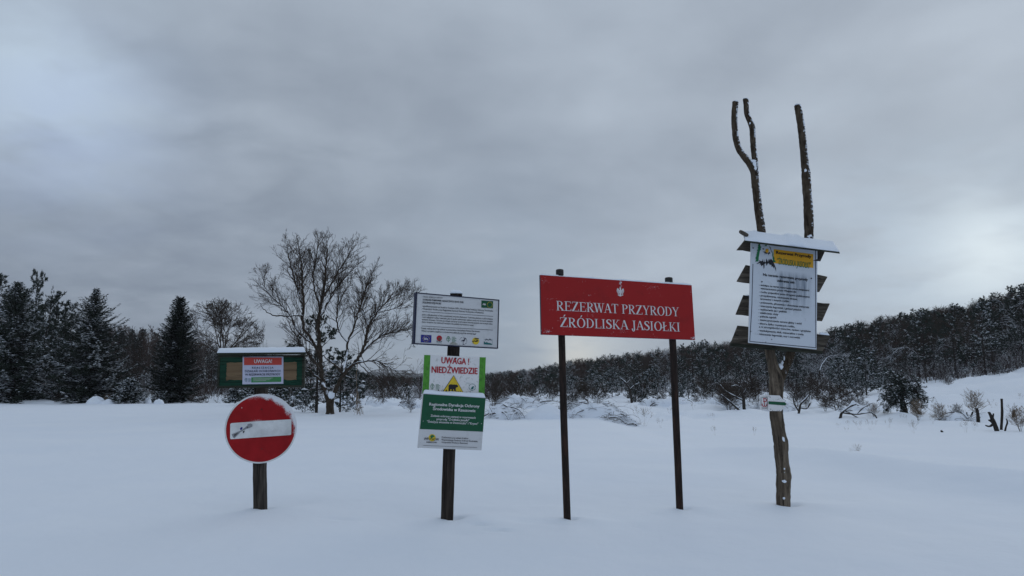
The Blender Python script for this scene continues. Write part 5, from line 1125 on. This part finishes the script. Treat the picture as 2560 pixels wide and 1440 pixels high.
while len(placed) < 640 and tries < 20000:
    tries += 1; px = rs.uniform(1180, 2800) if rs.random() < .8 else rs.uniform(1900, 2700); f = rs.random() ** 1.25; Y = foot(px) + 2 + (ridge(px) + 6 - foot(px)) * f
    x, y = pos(px, Y)
    if any((x - a) ** 2 + (y - b_) ** 2 < mr for a, b_, mr in placed): continue
    placed.append((x, y, 4.5 + 6 * f)); H = rs.uniform(3.8, 7.8); near = f < .25
    if f > .55: H = min(H, max(3.5, at(px, skyR(px) + rs.uniform(-5, 12), Y)[2] - gz1(x, y)))
    H = min(H, max(2.5, at(px, skyR(px) - 2, Y)[2] - gz1(x, y)))
    u = rs.random()
    if u < (.50 if px > 1900 or f < .35 else .26) and cnt['p'] < 285:
        cnt['p'] += 1; k = rs.choice([0, 1, 4, 2]) if f < .35 else rs.choice([2, 3, 3, 1]); HP[k].put('snow-flecked pine in the wooded hillside', 'tree', x, y, H, group='pines of the hillside wood', sx=rs.uniform(.85, 1.25), lean=rs.normal(0, .04))
    elif u < .92 and cnt['b'] < 290:
        cnt['b'] += 1; k = rs.choice([0, 3, 1, 2, 0]) if f < .3 else rs.choice([1, 3, 3]); HB[k].put('bare leafless tree in the wooded hillside', 'tree', x, y, H, group='bare trees of the hillside wood', sx=rs.uniform(.9, 1.45), lean=rs.normal(0, .10))
    elif cnt['s'] < 120:
        cnt['s'] += 1; HS[0 if f < .4 else 1].put('snowy spruce in the wooded hillside', 'tree', x, y, H * .95, group='spruces of the hillside wood', sx=rs.uniform(.85, 1.1))
# undergrowth of the wood: countless fine twigs
def distant_wood():
    rs = np.random.default_rng(71); T = []
    for i in range(1500):
        if i % 10 < 8: px = rs.uniform(1330, 2820); Y = foot(px) + (ridge(px) + 12 - foot(px)) * rs.uniform(.16, 1.0); top = skyR(px) + rs.uniform(-2, 14)
        elif i % 10 < 9: px = rs.uniform(840, 1420); Y = rs.uniform(150, 260); top = skyL(px) + rs.uniform(-2, 10)
        else: px = rs.uniform(-200, 800); Y = rs.uniform(150, 230); top = skyL(px) + rs.uniform(0, 14)
        x, y = pos(px, Y); T.append((x, y, at(px, top, Y)[2]))
    T = np.array(T); Z0 = gz(T[:, 0], T[:, 1]); Hh = np.clip(T[:, 2] - Z0, 2.8, rs.uniform(4.2, 8.5, len(T))) * np.where(rs.random(len(T)) < .5, 1, rs.uniform(.75, 1, len(T))); parts = []
    KD = np.where((T[:, 0] / T[:, 1] < .33) & (rs.random(len(T)) < .62), 2, np.arange(len(T)) % 3)
    for kind in (0, 1, 2):
        idx = np.where(KD == kind)[0]; m = 190 if kind < 2 else 260; n = len(idx); t = rs.random((n, m)) ** (1.0 if kind else .8); a = rs.uniform(0, 6.283, (n, m)); H_ = Hh[idx][:, None]
        prof = ((1 - t) * .24 + .02) if kind == 0 else (.30 * np.sin(np.clip(t * 1.05 + .05, 0, 1) * 3.1) ** .6 + .02)
        r_ = H_ * prof * rs.uniform(.25, 1, (n, m)) ** .5; X = T[idx, 0][:, None] + r_ * np.cos(a); Y = T[idx, 1][:, None] + r_ * np.sin(a); Z = Z0[idx][:, None] + H_ * (.10 + .88 * t)
        B = np.stack([X, Y, Z], -1).reshape(-1, 3); out = np.stack([np.cos(a), np.sin(a), np.full_like(a, -.15 if kind == 0 else .8)], -1).reshape(-1, 3) + rs.normal(0, .35, (n * m, 3)); out /= np.linalg.norm(out, axis=1)[:, None]
        sd = np.cross(out, rs.normal(0, 1, out.shape)); sd /= np.linalg.norm(sd, axis=1)[:, None]
        L_ = rs.uniform(.3, .75, n * m) if kind < 2 else rs.uniform(.8, 1.8, n * m); w_ = rs.uniform(.10, .24, n * m) if kind < 2 else rs.uniform(.03, .07, n * m)
        V, Fq = quads_from(B - out * .3, out, sd, L_, w_); parts.append((V, Fq, kind))
        if kind < 2:
            k_ = rs.random(n * m) < .035; q = rs.uniform(.12, .34, k_.sum()); V, Fq = pads_from(B[k_] + [0, 0, .12], out[k_], q, q * .6, q * .35); parts.append((V, Fq, 3))
        P0 = np.stack([T[idx, 0], T[idx, 1], Z0[idx] - .2], 1); P1 = np.stack([T[idx, 0] + rs.normal(0, .2, n), T[idx, 1], Z0[idx] + Hh[idx]], 1)
        V, Fq = segs_mesh(np.concatenate([P0, P1, np.full((n, 1), .11), np.full((n, 1), .02)], 1), 4); parts.append((V, Fq, 4))
    V, F, mi = merge(parts); o = mk('distant_wood', V, F, [M_SPRUCED, M_PINE, M_BROWN, M_SNOW, M_BARK], mi, kind='stuff'); o['label'] = 'dense far mass of mixed trees filling the ridge behind the single trees'; o['category'] = 'wood'
distant_wood()
def undergrowth():
    rs = np.random.default_rng(50); out = []
    for i in range(5200):
        if i % 3 == 0:
            px = rs.uniform(-100, 1300); Y = rs.uniform(64, 150)
            if 930 < px < 1040 and Y > 85: continue
        else: px = rs.uniform(1250, 2800); Y = foot(px) + rs.random() ** 1.3 * (ridge(px) - foot(px))
        x, y = pos(px, Y); z = gz1(x, y) if False else 0; out.append((x, y))
    XY = np.array(out); Z = gz(XY[:, 0], XY[:, 1]); S = []
    for (x, y), z in zip(XY, Z):
        h = rs.uniform(.5, 2.0)
        for k in range(6):
            a = rs.uniform(0, 6.28); p = np.array([x + rs.normal(0, .3), y + rs.normal(0, .3), z - .1]); d = np.array([math.cos(a) * .4, math.sin(a) * .4, 1]); q = p + d * h * rs.uniform(.4, .6); e = q + (d + rs.normal(0, .4, 3)) * h * .5
            S += [np.r_[p, q, .013, .011], np.r_[q, e, .011, .007], np.r_[q, q + (d + rs.normal(0, .7, 3)) * h * .4, .010, .007], np.r_[p + (q - p) * .6, p + (q - p) * .6 + rs.normal(0, .5, 3) * h * .5 + [0, 0, h * .3], .010, .007]]
    V, F = segs_mesh(np.array(S), 3); o = mk('undergrowth', V, F, [M_BROWN, M_FROST], (np.arange(len(F)) // 72) % 3 // 2, kind='stuff'); o['label'] = 'tangled brown and frosted twigs under the forest trees'; o['category'] = 'undergrowth'
undergrowth()
# ------------------------------------------------------------------ single plants at the edge of the wood
ar = [K('bowed_birch', *arch_mesh(3.2, 3.4, 300 + i), [M_FROST], M_BARKS, 3.2) for i in range(2)]
for px, py, Y, H, rot, k, lab in ((2318, 955, 70, 3.4, math.pi, 0, 'birch bowed in a snowy arch just above the gnarled pine'), (2336, 950, 80, 4.6, 0, 1, 'birch bowed in a tall double arch right of the gnarled pine'), (2438, 948, 78, 3.6, math.pi, 0, 'birch bowed low to the left on the open slope edge'), (2042, 1000, 75, 4.0, 0, 1, 'snowy birch bowed over beside the forked trunk'), (2500, 935, 84, 4.0, 2.9, 1, 'bowed birch at the right end of the wood')):
    x, y = pos(px, Y); ar[k].put(lab, 'tree', x, y, H, rot=rot + rs.normal(0, .2))
E1 = [K('snowy_pine', *pine_mesh(5.5, 2.1, 330 + i, .8, 1.3, .05, .3, .28, 50), MP, M_BARK, 5.5) for i in range(3)]
for px, top, Y, k, lab in ((1632, 922, 62, 0, 'stocky snow-capped pine between the poles of the red sign'), (1588, 945, 60, 1, 'small snow-laden pine next to the stocky pine between the red sign poles'), (1480, 930, 68, 2, 'loose snowy pine midway under the red sign'), (1720, 935, 64, 1, 'snowy pine right of the right pole of the red sign'),
                        (1530, 925, 74, 0, 'snowy pine left of the snow gully under the red sign'), (1430, 945, 62, 2, 'small pine close beside the left pole of the red sign'), (1780, 925, 72, 2, 'snowy pine left of the rules board'), (1690, 960, 60, 2, 'low snowy pine hidden by the right pole of the red sign'),
                        (2165, 880, 64, 1, 'large pine with heavy snow pads right of the rules board'), (2215, 925, 58, 2, 'snow-plastered small pine left of the gnarled pine'), (2100, 900, 70, 0, 'snowy pine just right of the rules board'), (2140, 930, 62, 2, 'low pine plastered with snow behind the willow shrub'), (2500, 905, 66, 0, 'squat pine with big snow pads on the right slope edge'), (2010, 950, 66, 2, 'small snowy pine behind the trail arrow')):
    H = height(px, top, Y); E1[k].put(lab, 'tree', *pos(px, Y), H)
# gnarled snow-broken pine
def gnarled():
    Y0 = 38.; b = at(2258, 1028, Y0); b[2] = gz1(b[0], b[1]); rs = np.random.default_rng(8)
    t = thing('gnarled_pine', 'gnarled drooping pine with a stout trunk alone in front of the slope', 'tree', b); k = Y0 / F_PX
    V, F = tube(*resample([b + [0, 0, -.3], b + [.02, 0, .2], b + [0, 0, .7], b + [.10, 0, 1.2], b + [.04, 0, 1.7]], [.24, .19, .13, .08, .04], 16), 10, True, .1, rs); mk('trunk', V, F, M_BARK, parent=t, base=b, smooth=True)
    segs, tf = [], []; B, D, Wd, ln, w, Sc, Sd, sa = [], [], [], [], [], [], [], []
    for i in range(24):
        a = i * 2.4; p = b + [.06, 0, rs.uniform(.4, 1.6)]; d = unit(np.array([math.cos(a), math.sin(a) * .8, rs.uniform(.4, 1.8)])); r_ = .05; Lb = rs.uniform(.75, 1.25)
        for s in range(9):
            d = unit(d + rs.normal(0, .18, 3) + [0, 0, -.22]); q = p + d * Lb / 9 * 1.2
            if q[2] < b[2] + .08: break
            segs.append(np.r_[p, q, r_, r_ * .85]); r_ *= .85
            if s > 1:
                for u in range(8):
                    d2 = unit(d + rs.normal(0, .9, 3)); q2 = q + d2 * rs.uniform(.08, .42); segs.append(np.r_[q, q2, .012, .006]); m = 16
                    dd = rs.normal(0, .7, (m, 3)) + d2 * .6; dd /= np.linalg.norm(dd, axis=1)[:, None]; sd = np.cross(dd, rs.normal(0, 1, (m, 3))); sd /= np.linalg.norm(sd, axis=1)[:, None]
                    B.append(np.repeat(q2[None], m, 0)); D.append(dd); Wd.append(sd); ln.append(rs.uniform(.06, .13, m)); w.append(rs.uniform(.010, .018, m))
                    if rs.random() < .13: Sc.append(q2[None] + [0, 0, .04]); Sd.append(d2[None]); sa.append([rs.uniform(.04, .12)])
            p = q
    sa = np.concatenate(sa)
    V, F, mi = merge([(*segs_mesh(np.array(segs), 4), 1), (*quads_from(*map(np.concatenate, (B, D, Wd)), np.concatenate(ln), np.concatenate(w)), 0), (*pads_from(np.concatenate(Sc), np.concatenate(Sd), sa, sa * .6, sa * .35), 2)])
    mk('crown', V, F, MP, mi, t, b)
gnarled()
# shrubs
SH = [K('shrub', *bare_mesh(2.4, 400 + i, 2, 9, .45, .10, .14, .006, .009, .12), [(M_TWIG, M_STRAW, M_TWIG)[i]], M_TWIG, 2.4, 'twig_spray', 'stem') for i in range(3)]
shr = [(2092, 955, 44, 0, 'wide twiggy willow shrub right of the forked trunk', 1.5), (2135, 972, 42, 2, 'twiggy shrub at the right side of the wide willow shrub', 1.4), (2373, 942, 58, 0, 'small round bare shrub standing on the open slope', 1.2), (2060, 992, 46, 2, 'low shrub left of the wide willow shrub', 1.3),
       (1028, 992, 38, 0, 'thin bare shrub in the snow left of the bear warning panel', 1.0), (480, 985, 58, 2, 'brown shrub at the right foot of the narrow dark spruce', 1.2), (505, 978, 60, 0, 'brown shrub between the narrow dark spruce and the notice board', 1.2), (1850, 960, 52, 2, 'snowy shrub left of the trail arrow', 1.3), (1815, 985, 48, 0, 'low frosted shrub among branches left of the trail arrow', 1.5),
       (1990, 955, 50, 2, 'shrub close right of the trail arrow', 1.3), (2430, 972, 36, 1, 'round straw-coloured shrub near the leaning stumps', 1.0), (2340, 1005, 34, 1, 'sparse pale shrub on the rough snow right of the gnarled pine', 1.1), (2385, 1008, 34, 2, 'low dark shrub left of the round straw-coloured shrub', 1.0),
       (1240, 985, 56, 1, 'thin shrub among the brush right of the bear panel', 1.2), (1290, 988, 54, 0, 'thin shrub left of the red sign brush heap', 1.2), (1490, 1000, 42, 0, 'upright bare shrub in the middle of the brush heap', .9), (1740, 985, 52, 2, 'low shrub right of the right red sign pole', 1.2), (1890, 965, 50, 0, 'frosted shrub hidden behind the plaque', 1.2),
       (2290, 995, 34, 1, 'pale weedy shrub touching the gnarled pine', 1.0), (2540, 1010, 28, 1, 'pale shrub by the right edge of the picture', 1.0), (2180, 1005, 38, 1, 'pale low shrub left of the gnarled pine', 1.2), (145, 980, 57, 2, 'bent brown shrub between the edge spruce and the broad spruce', 1.4), (270, 985, 57, 1, 'low shrub at the foot of the broad spruce', 1.3)]
for px, top, Y, k, lab, sx in shr:
    H = max(.5, height(px, top, Y)); SH[k].put(lab, 'shrub', *pos(px, Y), H, sx=sx * 1.1)
rs = np.random.default_rng(61)
for i in range(26):
    px = rs.uniform(1215, 2080) if i % 3 else rs.uniform(1760, 2060); Y = rs.uniform(46, 60); SH[(0, 2)[i % 2]].put('thin bare shrub in the rough snow before the wooded hillside', 'shrub', *pos(px, Y), rs.uniform(.9, 2.3), group='thin shrubs before the wooded hillside', sx=rs.uniform(1., 1.7))
# dry weeds poking through the snow
WD = [K('dry_weed', *bare_mesh(.9, 450 + i, 1, 4 + i, .35, .15, .16, .0032, .005, .66), [M_STRAW], M_STRAW, .9, 'sprig', 'stem') for i in range(3)]
wds = [(2132, 1143, 17, .42, 'largest dry weed alone on the smooth snow right of the forked trunk'), (2548, 1185, 11.5, .25, 'dry weed on the snow crest at the right edge'), (1420, 1030, 0, 0, ''), (1610, 1050, 31, .8, 'tall thin dry stalks between the red sign poles'), (1650, 1050, 30, .45, 'short dry stalks left of the right red sign pole'),
       (1600, 1052, 32, .9, 'tall dry stalks beside the brush heap'), (1785, 1055, 26, .38, 'dry weed left of the forked trunk, the taller one'), (1880, 1055, 26, .32, 'dry weed touching the left side of the forked trunk'), (2170, 1055, 29, .5, 'dry weed between the willow shrub and the gnarled pine'), (2275, 1055, 27, .45, 'dry weed right of the base of the gnarled pine'),
       (2110, 1055, 28, .22, 'tiny dry weed below the wide willow shrub'), (2405, 1055, 27, .5, 'forked dry weed left of the leaning stumps'), (745, 1030, 42, .3, 'tiny weed on the snow left of the willow trunk'), (900, 1035, 36, .3, 'tiny weed right of the willow trunk')]
for px, py, Y, h, lab in wds:
    if Y: WD[px % 3].put(lab, 'weed', *pos(px, Y), h)
rs = np.random.default_rng(23)
for i in range(48):
    px = rs.choice([2150, 2270, 2340, 2420, 2500, 2560]) + rs.normal(0, 28) if i % 4 else rs.uniform(1200, 1800); Y = rs.uniform(27, 48) if i % 4 else rs.uniform(32, 52); x, y = pos(px, Y)
    WD[i % 3].put('pale dry weed sprig in the rough snow at the meadow edge', 'weed', x, y, rs.uniform(.15, .55), lean=rs.normal(0, .25), group='dry weed sprigs at the meadow edge')
# dead stakes and stumps
def stump(px, py, pts, wd, Y, lab, name='dead_stump', mt=None, branches=()):
    b = at(px, py, Y); b[2] = gz1(b[0], b[1]); rs = np.random.default_rng(px); off = b - at(px, py, Y)
    P = [at(x, y, Y) + off for x, y in pts]; Rr = np.array(wd) / 2 * Y / F_PX
    P, Rr = resample(P, Rr, 18); V, F = tube(P, Rr, 9, True, .12, rs); t = mk(name, V, F, mt or M_BARK, base=b, smooth=True); t.location = b; t['label'] = lab; t['category'] = 'dead wood'
    for q in branches:
        Pb = [at(x, y, Y) + off for x, y, _ in q]; Pb, Rb = resample(Pb, [r_ / 2 * Y / F_PX for *_, r_ in q], 10); V, F = tube(Pb, Rb, 6, True, .08, rs); mk('branch', V, F, mt or M_BARK, parent=t, base=b, smooth=True)
stump(2500, 1054, [(2501, 1065), (2501, 1050), (2503, 1010), (2502, 976)], [6, 6, 6, 5], 29, 'tall thin dead stake with snow on its head')
stump(2490, 1058, [(2494, 1068), (2488, 1050), (2480, 1030), (2470, 1010)], [10, 9, 8, 5], 28, 'leaning dark stump with a forked broken top', branches=[[(2484, 1036, 6), (2474, 1046, 5), (2462, 1044, 3)], [(2480, 1026, 5), (2482, 1014, 3)], [(2492, 1052, 6), (2478, 1035, 6), (2470, 1030, 5)]])
stump(2512, 1056, [(2509, 1062), (2513, 1045), (2516, 1035), (2514, 1025)], [5, 4, 4, 2], 28, 'short split stump right of the thin dead stake')
stump(2443, 1028, [(2444, 1040), (2443, 1018), (2441, 1000), (2438, 992)], [9, 8, 7, 5], 33, 'thick upright dead stump left of the straw-coloured shrub')
stump(2420, 1022, [(2418, 1032), (2416, 1012), (2414, 1000)], [5, 4, 3], 34, 'pair of thin dead stakes left of the thick dead stump', branches=[[(2422, 1030, 5), (2425, 1012, 4), (2430, 998, 3)]])
stump(2350, 1055, [(2355, 1060), (2353, 1054), (2350, 1051)], [6, 6, 3], 27.5, 'small dark stub sticking out of a snow hollow')
stump(2530, 1020, [(2533, 1030), (2532, 1012), (2534, 1002)], [8, 7, 4], 34, 'small dark broken stub near the right edge')
stump(1896, 962, [(1921, 959), (1900, 947), (1890, 940)], [5, 5, 4], YD + 14, 'x') if False else None
def fallen(px, Y, pts, wd, lab, mt=None, name='fallen_branch', br=()):
    stump(px, 1030, pts, wd, Y, lab, name, mt or M_BARKS, br)
stump(2100, 1028, [(2098, 1034), (2104, 1014), (2118, 1002), (2140, 992)], [8, 7, 6, 3], 37, 'curved fallen willow limb right of the forked trunk', 'fallen_limb', M_BARKS, [[(2104, 1014, 6), (2140, 1018, 5), (2178, 1014, 4), (2192, 1030, 3)], [(2140, 1018, 4), (2160, 1000, 3), (2180, 990, 2)], [(2110, 1008, 4), (2135, 1022, 3), (2150, 1030, 2)]])
stump(1862, 1025, [(1862, 1034), (1860, 1015), (1858, 990), (1852, 968), (1846, 955)], [9, 8, 7, 5, 3], 44, 'snow-crusted crooked small tree left of the trail arrow', 'crooked_tree', M_BARKS, [[(1858, 985, 5), (1866, 970, 4), (1864, 952, 2)], [(1854, 972, 4), (1842, 962, 3), (1830, 964, 2)], [(1859, 1000, 5), (1838, 990, 5), (1812, 975, 4), (1800, 960, 3)]])
stump(1835, 1025, [(1852, 1028), (1830, 1008), (1810, 992), (1802, 985)], [6, 5, 4, 3], 43, 'snow-topped branch leaning left in front of the crooked tree', 'fallen_limb', M_BARKS)
stump(1995, 1025, [(1995, 1034), (1998, 1015), (2002, 1000), (2016, 985), (2028, 968)], [6, 6, 5, 4, 3], 42, 'curved snow-dusted limb right of the trail arrow', 'crooked_tree', M_BARKS, [[(2000, 1010, 4), (2016, 1012, 4), (2026, 998, 3)], [(1997, 1020, 4), (1985, 1000, 3), (1982, 980, 2)]])
stump(1578, 1008, [(1580, 1014), (1577, 990), (1572, 970), (1562, 955), (1550, 945)], [5, 5, 4, 4, 2], 58, 'snow-crusted leaning birch left of the stocky pine', 'crooked_tree', M_BARKS, [[(1574, 975, 4), (1588, 962, 3), (1600, 958, 2)], [(1568, 962, 3), (1575, 950, 2)]])
# ------------------------------------------------------------------ snow humps and brush heaps
def hump(name, px, Y, a, bb, h, seed, lab, cat='snow hump', sticks=0, n=26):
    x, y = pos(px, Y); z = gz1(x, y); rs = np.random.default_rng(seed); b = np.array([x, y, z])
    u = np.linspace(-1, 1, n); X, Y_ = np.meshgrid(u, u); r_ = np.hypot(X, Y_); q = fbm(X * 1.6 + seed, Y_ * 1.6, seed, 4) * (1 if sticks else .35)
    Z = h * np.clip(1 - r_ ** 2, 0, 1) ** .6 * (1 + 1.5 * q + (.35 * fbm(X * 7, Y_ * 7, seed + 9, 2) if sticks else 0)) - .12 * h * (r_ > .98) + gz(x + X * a, y + Y_ * bb) - z - .05
    V = np.stack([X * a, Y_ * bb, Z], -1).reshape(-1, 3); F = [(i * n + j, i * n + j + 1, (i + 1) * n + j + 1, (i + 1) * n + j) for i in range(n - 1) for j in range(n - 1)]
    if not sticks:
        o = mk(name, V, F, M_SNOW, smooth=True); o.location = b; o['label'] = lab; o['category'] = cat; return o
    t = thing(name, lab, cat, b); mk('snow_cover', V, F, M_SNOW, parent=t, smooth=True)
    S = []
    for k in range(int(sticks * .8)):
        c0 = np.array([rs.uniform(-.85, .85) * a, rs.uniform(-1.0, .3) * bb, 0]); hh = h * max(0, 1 - (c0[0] / a) ** 2 - (c0[1] / bb) ** 2) ** .6; c0[2] = hh * rs.uniform(.8, 1.45) + gz1(x + c0[0], y + c0[1]) - z
        big = rs.random() < .14; r0 = rs.uniform(.03, .055) if big else rs.uniform(.006, .016); Ls = rs.uniform(.35, 1.1) * (1.2 if big else 1); az = rs.uniform(0, 6.28); d = unit(np.array([math.cos(az), math.sin(az) * .6 - .2, rs.uniform(.0, .8)])); p = c0 - d * .15; bend = rs.uniform(.12, .32)
        for s in range(7):
            d = unit(d + rs.normal(0, .10, 3) + [0, 0, -bend]); q_ = p + d * Ls / 7; S.append(np.r_[p, q_, r0 * (1 - s * .12), r0 * (1 - (s + 1) * .12)])
            if rs.random() < .45: S.append(np.r_[q_, q_ + unit(d + rs.normal(0, .7, 3)) * Ls * .25, r0 * .4, r0 * .2])
            p = q_
    V, F = segs_mesh(np.array(S), 5); o = mk('branch', V, F, M_HEAP, parent=t, kind='stuff'); return t
hump('brush_heap', 1265, 33, 1.0, .8, .55, 3, 'snow-covered brush heap right of the bear warning panel', 'brush heap', 70)
hump('brush_heap', 1490, 32.5, 1.5, 1.0, .62, 5, 'large snowy brush heap between the red sign poles', 'brush heap', 210)
hump('brush_heap', 1545, 31, .9, .7, .30, 15, 'low trailing brush heap left of the dry stalks', 'brush heap', 50)
hump('brush_heap', 1425, 34, .9, .8, .50, 6, 'brush heap right of the left red sign pole', 'brush heap', 110)
hump('brush_heap', 1330, 40, 1.6, .9, .5, 7, 'flat brush heap behind the smooth snow hump', 'brush heap', 80)
hump('brush_heap', 1280, 48, 1.6, 1.0, .5, 8, 'distant low brush heap at the foot of the pines', 'brush heap', 60)
hump('brush_heap', 905, 47, 2.0, 1.3, 1.0, 9, 'snow-buried brush heap right of the old willow', 'brush heap', 30)
hump('brush_heap', 1040, 46, 1.4, 1.0, .45, 10, 'low brush heap left of the bear warning panel', 'brush heap', 50)
hump('brush_heap', 1900, 47, 2.6, 1.0, .5, 11, 'snowy brush heap behind the trail arrow', 'brush heap', 110)
hump('brush_heap', 2130, 41, 1.3, .8, .35, 12, 'low brush heap under the wide willow shrub', 'brush heap', 50)
hump('brush_heap', 2390, 34, 1.0, .6, .28, 13, 'flat dark brush heap left of the thick dead stump', 'brush heap', 50)
hump('brush_heap', 1660, 50, 2.0, 1.0, .5, 14, 'distant brush heap near the stocky pine', 'brush heap', 60)
hump('brush_heap', 1800, 50, 2.0, 1.0, .4, 16, 'distant brush heap left of the rules board', 'brush heap', 60)
hump('snow_hump', 1370, 32.5, 1.1, .9, .55, 21, 'smooth snow hump between the bear panel and the red sign pole')
hump('snow_hump', 960, 47, 2.4, 1.2, .5, 22, 'long smooth snow hump right of the snow-buried brush heap')
hump('snow_hump', 243, 56, .7, .7, .55, 23, 'rounded snow hump at the foot of the broad spruce')
hump('snow_hump', 274, 56, .6, .6, .35, 24, 'smaller snow hump right of the broad spruce trunk')
hump('snow_hump', 105, 57, 2.4, 1.0, .28, 25, 'wide snow bank between the edge spruce and the broad spruce')
hump('snow_hump', 400, 57, .4, .4, .5, 26, 'round snow hump beside the narrow dark spruce')
hump('snow_hump', 372, 58, .3, .35, .5, 27, 'small snow hump left of the narrow dark spruce')
for q in KINDS: q.cleanup()
